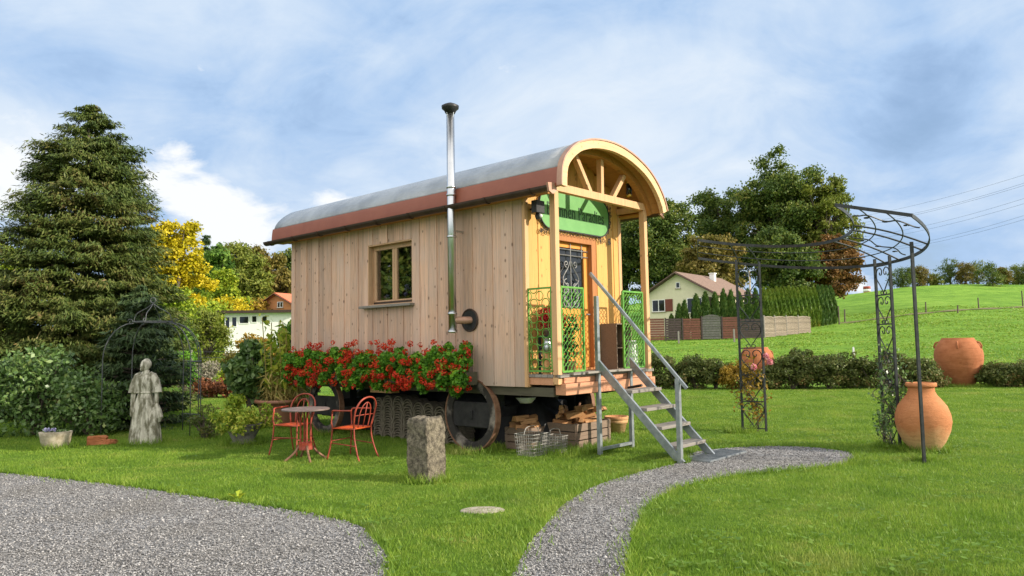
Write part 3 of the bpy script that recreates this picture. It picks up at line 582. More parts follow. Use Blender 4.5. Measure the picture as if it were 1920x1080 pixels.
# green iron panels of the porch
def panel(p, q, z0, z1, style):
    p, q = np.array(p, float), np.array(q, float); L = np.linalg.norm(q-p); d = (q-p)/L; m = MB()
    P = lambda u, z: np.array([*(p+d*u), z])
    for a_, b_ in (((0, z0), (L, z0)), ((0, z1), (L, z1)), ((0, z0), (0, z1)), ((L, z0), (L, z1))): m.beam(P(*a_), P(*b_), .026, .026, (d[1], -d[0], 0))
    pr = m.build('railing_panel', MT['green_paint'], wag)
    w = MB()
    if style == 'rings':
        nu = 4; s = L/nu; nz = int(round((z1-z0)/s)); sz = (z1-z0)/nz
        for i in range(nu+1):
            for j in range(nz+1):
                if (i+j) % 2 == 0:
                    pts = [P(min(max(i*s+s*.62*math.cos(t), 0), L), min(max(z0+j*sz+sz*.62*math.sin(t), z0), z1)) for t in np.linspace(0, 2*PI, 15)[:-1]]; w.tube(pts, .0075, 4, True)
    else:
        nu = max(3, int(round(L/.085))); s = L/nu
        for i in range(nu+1):
            for sg in (-1, 1):
                pts = [P(min(max(i*s+sg*s*.5*math.sin(2*PI*(z-z0)/(s*2.3)), 0), L), z) for z in np.linspace(z0, z1, 58)]; w.tube(pts, .0065, 4)
    w.build('lattice', MT['green_paint'], pr)
panel((.02, -.03), (.02, -.45), 1.21, 2.36, 'rings'); panel((.13, -.53), (.64, -.53), 1.20, 2.37, 'waves'); panel((1.66, -.53), (2.22, -.53), 1.20, 2.37, 'waves'); panel((2.37, -.45), (2.37, -.03), 1.21, 2.36, 'rings')
# sign
x0, x1, z0, z1 = .29, 2.02, 3.29, 3.865; cz = (z0+z1)/2
def outline(d, n=9):
    r = .24; pts = []
    for cx, cz_, a0 in ((x1-r, z1-r, 0), (x0+r, z1-r, PI/2), (x0+r, z0+r, PI), (x1-r, z0+r, 1.5*PI)):
        pts += [(cx+(r+d)*math.cos(a), -.062, cz_+(r+d)*math.sin(a)) for a in np.linspace(a0, a0+PI/2, n)]
    return pts
s = MB(); s.prism(outline(0), (0, .018, 0)); sg = s.build('sign_board', MT['sign_green'], wag)
fi = MB(); fi.tube(outline(.012), .010, 5, True)
ring = [np.array(q) for q in outline(.045, 5)]; ring.append(ring[0])
for p, q in zip(ring, ring[1:]):
    L = np.linalg.norm(q-p); k = max(1, int(round(L/.085)))
    for i in range(k):
        c = p+(q-p)*(i+.5)/k; dirv = nrm(q-p)
        fi.tube([c+.026*(math.cos(t)*dirv+math.sin(t)*np.array([0, 0, 1.])) for t in np.linspace(0, 2*PI, 9)[:-1]], .005, 4, True)
for cx, cz_ in ((x0+.12, z0+.02), (x1-.12, z0+.02)):
    for j in range(7): scroll(fi, (cx+random.uniform(-.14, .14), -.06, cz_-random.uniform(.03, .12)), random.uniform(.025, .045), 1.2, random.uniform(0, 6), random.choice((-1, 1)), .0055, (1, 0, 0), (0, 0, 1), 10)
for j in range(6): scroll(fi, (x1+random.uniform(.03, .07), -.06, z1-.1-j*.06), .035, 1.2, random.uniform(0, 6), random.choice((-1, 1)), .0055, (1, 0, 0), (0, 0, 1), 10)
fi.build('filigree_border', MT['iron'], sg)
tx = bpy.data.curves.new('lettering', 'FONT'); tx.body = 'Brunnen Paradies'; tx.size = .27; tx.extrude = .003; tx.align_x = 'CENTER'; tx.align_y = 'CENTER'; tx.space_character = 1.06
to = bpy.data.objects.new('lettering', tx); COL.objects.link(to); to.parent = sg; to.location = (1.165, -.066, cz-.01); to.rotation_euler = (PI/2, 0, 0); to.scale = (.72, 1.05, 1); tx.materials.append(MT['letter'])
bpy.context.view_layer.update(); tm = bpy.data.meshes.new_from_object(to.evaluated_get(bpy.context.evaluated_depsgraph_get())); tm.materials.clear(); tm.materials.append(MT['letter'])
tn = bpy.data.objects.new('sign_lettering', tm); COL.objects.link(tn); tn.parent = sg; tn.location = to.location; tn.rotation_euler = to.rotation_euler; tn.scale = to.scale; bpy.data.objects.remove(to)
# flood light beside the sign
f = MB(); f.box(.10, .13, -.16, -.02, 3.50, 3.53); f.box(.02, .20, -.22, -.12, 3.44, 3.62); f.lathe([(.001, -.05), (.04, -.05), (.05, .0), (.035, .05), (.001, .055)], 12, (.12, -.17, 3.40)); fo = f.build('flood_light', MT['black_metal'], wag, bevel=.006)
f = MB(); f.ball((.12, -.21, 3.40), .028); f.build('sensor_lens', MT['white_enamel'], fo, True)
# running gear
b = MB(); b.box(.04, .16, -.44, 6.09, .86, .982); b.build('chassis_beam', MT['wood_dark'], wag)
b = MB(); b.box(WW-.16, WW-.04, -.44, 6.09, .86, .982); b.build('chassis_beam', MT['wood_dark'], wag)
b = MB(); b.box(.2, WW-.2, -.40, 6.0, .925, .985); b.build('floor_underside', MT['wood_dark'], wag)
for yy in (1.12, 4.93):
    b = MB(); b.box(.15, WW-.15, yy-.08, yy+.08, .47, .62); b.box(.45, .6, yy-.13, yy+.13, .62, .92); b.box(WW-.6, WW-.45, yy-.13, yy+.13, .62, .92); b.build('axle', MT['wheel_dark'], wag)
b = MB(); b.box(.02, .2, 3.05, 3.62, .80, .858); b.build('timber_block', MT['wood_post'], wag)
b = MB(); b.tube([(1.6, 1.3, .78), (1.62, -.2, .83), (1.55, -.9, .95)], .02, 8); b.build('drawbar', MT['wheel_dark'], wag)
def wheel(x, y, r, side):
    X = x-.02*side
    t = MB(); n = 40; ring = lambda rr, xx: [(xx, y+rr*math.cos(2*PI*i/n), r+rr*math.sin(2*PI*i/n)) for i in range(n)]
    A, B, C_, D_ = ring(r, X-.01*side), ring(r, X+.085*side), ring(r-.022, X+.085*side), ring(r-.022, X-.01*side)
    t.add(A+B+C_+D_, [(k*n+i, k*n+(i+1) % n, ((k+1) % 4)*n+(i+1) % n, ((k+1) % 4)*n+i) for k in range(4) for i in range(n)])
    wo_ = t.build('wheel', MT['rust'], wag)
    f = MB(); A, B, C_, D_ = ring(r-.024, X), ring(r-.024, X+.07*side), ring(r*.74, X+.07*side), ring(r*.74, X)
    f.add(A+B+C_+D_, [(k*n+i, k*n+(i+1) % n, ((k+1) % 4)*n+(i+1) % n, ((k+1) % 4)*n+i) for k in range(4) for i in range(n)])
    f.build('wheel_felloe', MT['wheel_face'], wo_)
    s_ = MB(); hw = r*.34
    s_.box(min(X+.02*side, X+.08*side), max(X+.02*side, X+.08*side), y-r*.72, y+r*.72, r-hw, r+hw)
    s_.box(min(X+.0*side, X+.018*side), max(X+.0*side, X+.018*side), y-r*.06, y+r*.02, r-hw*.35, r+hw*.35)
    s_.build('wheel_spokes', MT['wheel_dark'], wo_, bevel=.01)
    h_ = MB(); h_.box(min(X+.085*side, X+.13*side), max(X+.085*side, X+.13*side), y-r*.40, y+r*.40, r*.62, r*1.28); h_.build('brake_plate', MT['wheel_dark'], wo_, bevel=.01)
for x, s_ in ((.0, 1), (WW, -1)):
    wheel(x, 1.12, .548, s_); wheel(x, 4.95, .515, s_)
# ------------------------------------------------------------------ leaves in numbers
def leaf_arrays(rg, P, D, L, Wd, droop=0., flat_=.5):
    """diamond leaves at P; D is the outward direction of each"""
    n = len(P); r = rg.normal(0, 1, (n, 3)); D = D/np.maximum(np.linalg.norm(D, axis=1, keepdims=True), 1e-6)
    if droop > 0:
        t = D*np.array([1, 1, .2])*.7+r*.38+np.array([0, 0, -droop])
        nn = rg.normal(0, .5, (n, 3))+np.array([0, 0, .8])+D*.5
    else:
        nn = D*flat_+r*.55+np.array([0, 0, .35]); t = rg.normal(0, 1, (n, 3))
    t /= np.linalg.norm(t, axis=1, keepdims=True); b = np.cross(nn, t); b /= np.maximum(np.linalg.norm(b, axis=1, keepdims=True), 1e-6)
    l = (L*rg.uniform(.6, 1.3, n))[:, None]/2; w = (Wd*rg.uniform(.6, 1.3, n))[:, None]/2
    return np.stack([P-t*l, P+b*w-t*l*.1, P+t*l, P-b*w-t*l*.1], 1).reshape(-1, 3)
def clumps(rg, C, R, n, L, Wd, droop=0., fill=.55, top=.0, soft=False):
    """C (k,3) centres, R (k,3) radii, n leaves in all, shared out by surface"""
    C = np.asarray(C, float); R = np.asarray(R, float); wgt = (R[:, 0]*R[:, 2]); wgt = wgt/wgt.sum(); I = rg.choice(len(C), n, p=wgt)
    d = rg.normal(0, 1, (n, 3)); d[:, 2] += top; d /= np.linalg.norm(d, axis=1, keepdims=True)
    q = np.clip(np.abs(rg.normal(.62, .34, n)), .05, 1.5) if soft else fill+(1-fill)*rg.random(n)**.6
    return leaf_arrays(rg, C[I]+d*R[I]*q[:, None]*rg.uniform(.9, 1.12, (n, 1)), d*np.array([1, 1, .9]), L, Wd, droop)
def crown_clumps(rg, c, R, k, cr, shell_=.75, zflat=1.):
    d = rg.normal(0, 1, (k, 3)); d /= np.linalg.norm(d, axis=1, keepdims=True); q = (shell_+(1-shell_)*rg.random((k, 1)))*np.where(rg.random((k, 1)) < .28, .55, 1)
    C = np.array(c)+d*np.array(R)*q; s = cr*rg.uniform(.6, 1.35, (k, 1)); return C, s*np.array([[1, 1, .75*zflat]])
def leafmesh(name, V, mat, parent=None): return raw_mesh(name, V, 4, mat, parent)
FOL = {
 'green': leafy('mid_green_leaves', [(0, (0.036, 0.090, 0.013)), (0.45, (0.090, 0.180, 0.026)), (0.8, (0.180, 0.300, 0.042)), (1, (0.320, 0.380, 0.067))]),
 'oak': leafy('dark_olive_leaves', [(0, (0.036, 0.068, 0.016)), (0.4, (0.078, 0.131, 0.025)), (0.75, (0.170, 0.213, 0.035)), (1, (0.296, 0.245, 0.055))], nscale=.22),
 'olive': leafy('olive_leaves', [(0, (0.073, 0.104, 0.016)), (0.5, (0.164, 0.206, 0.028)), (1, (0.307, 0.300, 0.055))], nscale=.25),
 'autumn': leafy('brown_green_leaves', [(0, (0.076, 0.076, 0.017)), (0.5, (0.186, 0.160, 0.031)), (1, (0.321, 0.220, 0.058))], nscale=.25),
 'rust': leafy('rust_brown_leaves', [(0, (0.069, 0.069, 0.020)), (0.35, (0.161, 0.098, 0.028)), (0.7, (0.265, 0.132, 0.039)), (1, (0.345, 0.196, 0.066))], nscale=.3),
 'yellow': leafy('bright_yellow_leaves', [(0, (0.198, 0.200, 0.012)), (0.4, (0.470, 0.400, 0.013)), (1, (0.717, 0.543, 0.023))], nscale=.5),
 'lime': leafy('yellow_green_leaves', [(0, (0.105, 0.181, 0.017)), (0.5, (0.263, 0.362, 0.029)), (1, (0.525, 0.525, 0.043))], nscale=.4),
 'conifer': leafy('olive_brown_sprays', [(0, (0.020, 0.044, 0.009)), (0.3, (0.058, 0.093, 0.017)), (0.6, (0.108, 0.136, 0.029)), (0.82, (0.159, 0.143, 0.043)), (1, (0.207, 0.121, 0.049))], .15, 1.3, .6),
 'spruce': leafy('dark_green_sprays', [(0, (0.015, 0.035, 0.012)), (0.5, (0.040, 0.073, 0.022)), (1, (0.094, 0.125, 0.038))], .1, 1.2),
 'shrub': leafy('laurel_leaves', [(0, (0.034, 0.071, 0.017)), (0.4, (0.085, 0.161, 0.038)), (0.75, (0.169, 0.265, 0.072)), (1, (0.378, 0.416, 0.129))], .25, 2.5, .4, .4, .5),
 'rose': leafy('bronze_rose_leaves', [(0, (0.042, 0.056, 0.016)), (0.4, (0.090, 0.122, 0.029)), (0.68, (0.156, 0.169, 0.046)), (0.86, (0.204, 0.125, 0.046)), (1, (0.264, 0.188, 0.069))], .25, 1.2, .5),
 'gold': leafy('golden_leaves', [(0, (.12, .085, .012)), (.5, (.30, .19, .02)), (1, (.42, .28, .05))], .3, 3),
 'thuja': leafy('thuja_sprays', [(0, (0.024, 0.058, 0.014)), (0.5, (0.054, 0.116, 0.020)), (1, (0.128, 0.170, 0.031))], .12, 1.2, .4),
 'thuja_browned': leafy('browned_thuja_sprays', [(0, (0.034, 0.076, 0.011)), (0.45, (0.093, 0.162, 0.017)), (0.8, (0.170, 0.204, 0.022)), (1, (0.323, 0.170, 0.028))], .12, .5, .65),  # green sprays mixed with brown ones, for the tall hedge
 'redbed': leafy('russet_ground_leaves', [(0, (.09, .03, .014)), (.5, (.20, .07, .025)), (1, (.32, .13, .05))], .2, 1.5),
 'silver': leafy('silvery_bed_leaves', [(0, (.12, .12, .08)), (.5, (.26, .24, .17)), (1, (.45, .38, .32))], .2, 2),
 'geranium': leafy('geranium_leaves', [(0, (0.032, 0.106, 0.012)), (0.5, (0.096, 0.248, 0.021)), (0.85, (0.208, 0.425, 0.028)), (1, (0.448, 0.567, 0.042))], .3, 4, .5),
 'petal': leafy('red_petals', [(0, (.36, .014, .012)), (.45, (.60, .035, .015)), (.8, (.74, .09, .02)), (1, (.72, .17, .10))], .25, 5, .5),
 'heather': leafy('dark_red_petals', [(0, (0.180, 0.010, 0.014)), (0.6, (0.420, 0.018, 0.024)), (1, (0.600, 0.048, 0.048))], .2, 8),
 'pink': leafy('pink_petals', [(0, (.6, .12, .2)), (.5, (.75, .3, .35)), (1, (.8, .6, .55))], .3, 8),
 'violet': leafy('pale_violet_petals', [(0, (.35, .3, .6)), (1, (.7, .68, .8))], .3, 8),
 'straw': leafy('dry_straw_leaves', [(0, (0.208, 0.169, 0.048)), (0.5, (0.442, 0.351, 0.108)), (1, (0.650, 0.546, 0.192))], .3, 3),
 'canna': leafy('yellowing_broad_leaves', [(0, (0.097, 0.184, 0.020)), (0.4, (0.258, 0.367, 0.033)), (0.75, (0.547, 0.550, 0.079)), (1, (0.724, 0.667, 0.158))], .35, 3, .4),
}
# ------------------------------------------------------------------ geranium boxes along the wagon
GB = [('crimson', .90, 'right below the flue pipe'), ('a', 1.90, ''), ('b', 2.90, ''), ('c', 3.82, ''), ('d', 4.76, '')]
GL = ['planter of red geraniums with a yellow-green leafy tuft, hung below the flue pipe', 'planter of red geraniums beside the white pot, hung right of the window sill',
      'planter of red geraniums hung on the wagon just below the window', 'planter of red geraniums between the window and the far box of the wagon', 'planter of red geraniums hung at the rear corner of the wagon']
for gi, (nm, yb, _) in enumerate(GB):
    bx = thing('flower_box', GL[gi], 'flower box', wpt(-.18, yb+.47, 1.0), WR, 'geranium boxes along the wagon wall')
    b = MB(); b.box(-.11, .10, -.46, .46, .0, .03); b.box(-.115, -.095, -.46, .46, .03, .19); b.box(.095, .115, -.46, .46, .03, .19); b.box(-.095, .095, -.46, -.44, .03, .19); b.box(-.095, .095, .44, .46, .03, .19); b.box(-.094, .094, -.439, .439, .03, .16)
    b.build('planter', MT['wood_dark'], bx, bevel=.004)
    rg = np.random.default_rng(40+gi); k = 40
    C = np.stack([rg.uniform(-.24, .04, k), rg.uniform(-.50, .50, k), rg.uniform(-.04, .46, k)], -1); C[:, 2] += .06*np.sin(C[:, 1]*9+gi); C[:4, 2] += (.12 if gi == 0 else .04)
    R = np.full((k, 3), .10)*rg.uniform(.7, 1.2, (k, 1))
    V = clumps(rg, C, R, 5200, .06, .052, 0, .4); leafmesh('foliage', V, FOL['geranium'], bx)
    if gi == 0:
        C2 = np.stack([rg.uniform(-.25, -.08, 8), rg.uniform(-.2, .25, 8), rg.uniform(.08, .5, 8)], -1); leafmesh('bright_leaves', clumps(rg, C2, np.full((8, 3), .075), 700, .05, .045), FOL['lime'], bx)
    nb = 62; U = np.stack([rg.uniform(-.28, -.02, nb), rg.uniform(-.50, .50, nb), rg.uniform(-.09, .50, nb)], -1)
    U[:, 0] = np.where(U[:, 2] > .4, -.1, U[:, 0]-.04); st = MB()
    hi = np.stack([rg.uniform(-.2, .0, 8), rg.uniform(-.5, .5, 8), rg.uniform(.46, .68, 8)], -1); U = np.concatenate([U, hi])
    PV = []
    for c in U:
        r = rg.uniform(.03, .058); m = int(42*(r/.045)**2); d = rg.normal(0, 1, (m, 3)); d /= np.linalg.norm(d, axis=1, keepdims=True)
        PV.append(leaf_arrays(rg, c+d*r, d, .03, .026, 0, 1.6))
        st.tube([(c[0]*.4-.02, c[1]*.92, .15), c], .003, 3)
    leafmesh('blossoms', np.concatenate(PV), FOL['petal'], bx); st.build('stems', FOL['geranium'], bx)
p = thing('small_pot', 'small white plant pot standing among the geraniums', 'pot', wpt(-.2, 2.86, 1.16), WR)
b = MB(); b.lathe([(.05, 0), (.055, .02), (.07, .15), (.075, .16), (.066, .16), (.055, .03), (.001, .03)], 16); b.build('pot_body', MT['white_enamel'], p, True)
leafmesh('sprig', clumps(np.random.default_rng(4), [(0, 0, .2)], [(.09, .09, .09)], 160, .04, .03), FOL['geranium'], p)

for q, lb in ((3.22, 'white-flowering pot plant behind the left pane of the wagon window'), (2.72, 'white-flowering pot plant behind the right pane of the wagon window')):
    t = thing('window_plant', lb, 'plant', wpt(.27, q, 2.30), WR); rg = np.random.default_rng(int(q*100))
    b = MB(); b.lathe([(.05, 0), (.07, .1), (.001, .09)], 14); b.build('pot', MT['white_enamel'], t, True); leafmesh('foliage', clumps(rg, [(0, 0, .3), (0, .1, .45), (0, -.1, .5)], [(.1, .16, .2)]*3, 500, .09, .05), FOL['shrub'], t)
    C = np.stack([rg.uniform(-.1, 0, 12), rg.uniform(-.18, .18, 12), rg.uniform(.15, .5, 12)], -1); leafmesh('blossoms', clumps(rg, C, np.full((12, 3), .025), 260, .05, .045), FOL['violet'], t)
b = MB(); b.box(.18, .40, 2.45, 3.6, 2.27, 2.298); b.build('inner_sill', MT['wood_window'], wag)
# ------------------------------------------------------------------ steel steps
st = thing('metal_steps', 'grey galvanised steps with weathered treads and one handrail leading up to the porch', 'steps', wpt(0, 0), WR)
XL, XR = .83, 1.66; T = (-.66, 1.36); B = (-1.93, .03)
for x in (XL, XR):
    b = MB(); d = nrm((B[0]-T[0], B[1]-T[1])); b.prism([(x-.02, T[0]+.02, T[1]), (x-.02, T[0]+.02, T[1]-.16), (x-.02, B[0]+.11, B[1]), (x-.02, B[0]-.04, B[1])], (.04, 0, 0)); b.build('stringer', MT['galv'], st, bevel=.004)
b = MB(); b.box(XL-.03, XL+.03, -.655, -.60, 0, 2.26); b.build('leg', MT['galv'], st, bevel=.004)
b = MB(); b.box(XR-.03, XR+.03, -.655, -.60, 0, 1.19); b.build('leg', MT['galv'], st, bevel=.004)
b = MB(); b.box(XL+.03, XR-.03, -.65, -.61, .06, .10); b.build('ground_bar', MT['galv'], st)
for z, y in ((.925, -1.06), (.69, -1.285), (.455, -1.51), (.22, -1.735)):
    b = MB(); b.box(XL+.022, XR-.022, y-.12, y+.12, z-.045, z); b.build('tread', MT['wood_grey'], st, bevel=.006)
b = MB(); b.beam((XL, -.53, 2.60), (XL, -2.03, .975), .045, .035, (1, 0, 0)); b.build('handrail', MT['galv'], st, bevel=.005)
b = MB(); b.box(XL-.03, XL+.03, -1.93, -1.87, 0, 1.10); b.build('rail_post', MT['galv'], st, bevel=.004)
mt = thing('boot_grate', 'flat grey metal grate lying on the gravel at the foot of the steps', 'grate', wpt(1.62, -2.0), WR)
b = MB(); b.box(-.55, .55, -.20, -.185, .008, .032); b.box(-.55, .55, .185, .20, .008, .032); b.box(-.55, -.535, -.185, .185, .008, .032); b.box(.535, .55, -.185, .185, .008, .032); b.build('frame', MT['galv'], mt)
b = MB(); [b.box(-.53+k*.035, -.53+k*.035+.006, -.184, .184, .012, .03) for k in range(31)]; [b.box(-.534, .534, -.15+k*.06, -.147+k*.06, .014, .028) for k in range(6)]; b.build('grating', MT['galv'], mt)

# ------------------------------------------------------------------ on the porch
PZ = 1.165
t = thing('plant_stool', 'dark slatted stool carrying red flowers in the porch corner', 'stool', wpt(.30, -.24, PZ), WR)
b = MB(); b.box(-.16, .16, -.15, .15, .50, .54); b.build('seat', MT['black_metal'], t, bevel=.004)
for sx in (-.14, .14):
    for sy in (-.13, .13): b = MB(); b.box(sx-.015, sx+.015, sy-.015, sy+.015, 0, .50); b.build('leg', MT['black_metal'], t)
b = MB(); [b.box(-.124, .124, -.138, -.126, z, z+.03) for z in (.1, .22, .34)]; [b.box(-.148, -.136, -.114, .114, z, z+.03) for z in (.1, .22, .34)]; b.build('slat_panel', MT['black_metal'], t)
t = thing('flower_basket', 'round basket of dark red flowers standing on the black stool', 'flower basket', wpt(.30, -.24, PZ+.54), WR)
b = MB(); b.lathe([(.10, 0), (.14, .06), (.15, .14), (.14, .15), (.12, .13), (.001, .12)], 18); b.build('basket', MT['wood_crate'], t)
rg = np.random.default_rng(3); V = clumps(rg, [(0, 0, .26), (-.12, -.05, .2), (.12, .03, .22), (.02, .1, .3)], [(.15, .15, .13)]*4, 1500, .035, .03, 0, .6); leafmesh('blossoms', V, FOL['heather'], t)
t = thing('milk_can', 'small silvery can standing low beside the black stool', 'can', wpt(.10, -.30, PZ+.30), WR)
b = MB(); b.lathe([(.05, 0), (.062, .01), (.062, .11), (.04, .15), (.04, .18), (.05, .19), (.044, .19), (.036, .15), (.001, .14)], 18); b.build('can_body', MT['steel'], t, True)
b = MB(); b.tube(arc_pts((0, 0, .15), .06, 0, PI, 9), .004, 5); b.build('bail_handle', MT['iron_grey'], t)
t = thing('log_stump', 'short upright split log under the silvery can', 'log', wpt(.10, -.30, PZ), WR)
b = MB(); b.lathe([(.08, 0), (.078, .15), (.08, .30), (.001, .301)], 9, wob=.05); b.build('log_body', MT['wood_log'], t)
t = thing('crate_shelf', 'open brown wooden crate stood on end at the right of the door', 'crate', wpt(1.97, -.19, PZ), WR)
b = MB(); b.box(-.22, -.20, -.15, .15, 0, .72); b.box(.20, .22, -.15, .15, 0, .72); b.box(-.2, .2, -.15, .15, .70, .72); b.box(-.2, .2, -.15, .15, 0, .02); b.build('crate_frame', MT['wood_crate'], t, bevel=.004)
b = MB(); [b.box(-.199+k*.1, -.199+k*.1+.096, .13, .145, .021, .699) for k in range(4)]; b.build('back_panel', MT['wood_crate'], t)
b = MB(); b.box(-.199, .199, -.145, .128, .33, .345); b.build('shelf', MT['wood_crate'], t)
t = thing('enamel_jug', 'white enamel jug behind the right green railing panel', 'jug', wpt(2.08, -.40, PZ), WR)
b = MB(); b.lathe([(.08, 0), (.10, .03), (.09, .2), (.065, .32), (.07, .42), (.085, .45), (.078, .45), (.06, .34), (.001, .3)], 20); b.build('jug_body', MT['white_enamel'], t, True)
b = MB(); b.tube(smooth_curve([(.075, 0, .4), (.16, 0, .36), (.16, 0, .2), (.09, 0, .12)], 5), .010, 6); b.build('jug_handle', MT['white_enamel'], t, True)
t = thing('door_plant', 'bushy blue-green plant in a small pot at the left of the door', 'plant', wpt(.60, -.30, PZ), WR)
b = MB(); b.lathe([(.07, 0), (.10, .16), (.11, .17), (.09, .17), (.001, .15)], 16); b.build('pot', MT['clay_pale'], t, True)
leafmesh('foliage', clumps(np.random.default_rng(8), [(0, 0, .32), (-.06, 0, .5), (.05, 0, .68)], [(.12, .12, .16)]*3, 520, .07, .03, 0, .4), FOL['spruce'], t)
# lantern hanging under the arch
t = thing('hanging_lantern', 'small brass lantern with a black hood hanging under the porch arch', 'lantern', wpt(2.10, -.42, 3.94), WR)
b = MB(); b.lathe([(.05, -.03), (.052, 0), (.045, .02), (.001, .022)], 14); b.lathe([(.03, .19), (.055, .20), (.035, .25), (.012, .27), (.001, .27)], 14); b.build('lantern_frame', plain('brass', (.5, .3, .06), (.62, .42, .1), 9, .3, .8), t, True)
b = MB(); b.lathe([(.038, .02), (.046, .10), (.034, .19)], 14); b.build('lantern_glass', MT['glass'], t, True)
b = MB(); [b.tube([(.05*math.cos(a), .05*math.sin(a), 0), (.05*math.cos(a), .05*math.sin(a), .2)], .004, 4) for a in (0, 1.57, 3.14, 4.71)]; b.build('guard_wire', MT['iron'], t)
b = MB(); b.lathe([(.10, .325), (.09, .345), (.03, .36), (.001, .36)], 16); b.build('hood', MT['black_metal'], t, True)
b = MB(); b.tube([(0, 0, .26), (0, 0, .42)], .004, 4); b.build('hook', MT['iron'], t)

# ------------------------------------------------------------------ under the wagon
tile0 = None; rgt = random.Random(12)
b = MB(); R0 = .125
oA = arc_pts((0, -.2, 0), R0, 0, PI, 11); iA = arc_pts((0, -.2, 0), R0-.016, PI, 0, 11); b.prism(list(oA)+list(iA), (0, .4, 0))
proto = None
cols = [(1.90, 12), (2.17, 13), (2.44, 14), (2.71, 14), (2.98, 15), (3.25, 16), (3.52, 16), (3.79, 15)]
for ci, (y, n) in enumerate(cols):
    for k in range(n):
        x, z = .52+rgt.uniform(-.012, .012), -.055+k*.044
        if proto is None:
            proto = b.build('roof_tile', MT['roof_tile']); tag(proto, 'mossy grey half-round roof tile in the stacks under the wagon', 'roof tile', 'half-round roof tiles stacked under the wagon'); kind(proto, 'thing'); o = proto
        else: o = proto.copy(); COL.objects.link(o)
        o.location = wpt(x, y+rgt.uniform(-.012, .012), z); o.rotation_euler = (0, 0, WR+PI/2+rgt.uniform(-.05, .05))
t = thing('tarpaulin_heap', 'long heap under a black tarpaulin stored beneath the middle of the wagon', 'tarpaulin', wpt(1.35, 2.9), WR); bm = bmesh.new(); bmesh.ops.create_grid(bm, x_segments=26, y_segments=80, size=1)
for v in bm.verts:
    u, w_ = v.co.x, v.co.y; h = .74*(1-abs(u)**5)*(1-abs(w_)**14); v.co = Vector((u*.52, .25+w_*2.75, 1.12*h+.05*math.sin(w_*23+u*3)*(1-abs(u))+.03*math.sin(w_*51+u*9)*h))
me = bpy.data.meshes.new('tarpaulin'); bm.to_mesh(me); bm.free(); me.materials.append(plain('black_tarpaulin', (.010, .011, .012), (.02, .021, .022), 5, .5)); me.polygons.foreach_set('use_smooth', np.ones(len(me.polygons), bool)); o = bpy.data.objects.new('tarpaulin', me); COL.objects.link(o); o.parent = t
def crate(name, label, x, y, w, d, h, rows, rz=0., z=0.):
    c = thing(name, label, 'crate', wpt(x, y, z), WR+rz, 'slatted crates of firewood')
    for sx in (-w/2+.02, w/2-.02):
        for sy in (-d/2+.02, d/2-.02): b = MB(); b.box(sx-.018, sx+.018, sy-.018, sy+.018, 0, h); b.build('corner_post', MT['wood_crate'], c)
    hh = h/rows
    for k in range(rows):
        b = MB(); z0, z1 = k*hh+.008, (k+1)*hh-.008
        b.box(-w/2, w/2, -d/2-.014, -d/2, z0, z1); b.box(-w/2, w/2, d/2, d/2+.014, z0, z1); b.box(-w/2-.014, -w/2, -d/2, d/2, z0, z1); b.box(w/2, w/2+.014, -d/2, d/2, z0, z1); b.build('slat', MT['wood_crate'], c)
    b = MB(); b.box(-w/2+.002, w/2-.002, -d/2+.002, d/2-.002, .01, .022); b.build('bottom', MT['wood_crate'], c)
crate('wooden_crate', 'weathered slatted wooden crate full of firewood behind the steps', 1.50, .27, .88, .62, .38, 3)
crate('wooden_crate', 'dark slatted crate with firewood behind the wire baskets', .78, .72, .48, .42, .33, 3, .06)
rl = random.Random(21); logp = None
def log(x, y, z, rz, tilt, L, s):
    b = MB(); b.prism([(-L/2, -.05*s, -.02*s), (-L/2, .045*s, -.03*s), (-L/2, .03*s, .035*s), (-L/2, -.02*s, .045*s)], (L, 0, 0)); o = b.build('firewood_log', MT['wood_log'], bevel=.004)
    tag(o, 'split piece of orange-brown firewood heaped on the crates under the porch', 'firewood', 'split firewood under the porch'); o.location = wpt(x, y, z); o.rotation_euler = (rl.uniform(-.6, .6), tilt, WR+rz)
for k in range(24): log(1.5+rl.uniform(-.33, .33), .26+rl.uniform(-.22, .22), .29+.013*k, rl.uniform(-.9, .9), rl.uniform(-.2, .2), rl.uniform(.25, .36), rl.uniform(.9, 1.3))
for k in range(9): log(.78+rl.uniform(-.14, .14), .72+rl.uniform(-.14, .14), .29+.02*k, rl.uniform(-.9, .9), rl.uniform(-.35, .15), rl.uniform(.22, .32), rl.uniform(.9, 1.3))
for k in range(10): log(1.35+rl.uniform(-.2, .3), .95+rl.uniform(-.2, .2), .05+.045*k, rl.uniform(-.5, .5)+1.2, rl.uniform(-.1, .1), rl.uniform(.28, .36), rl.uniform(.9, 1.4))
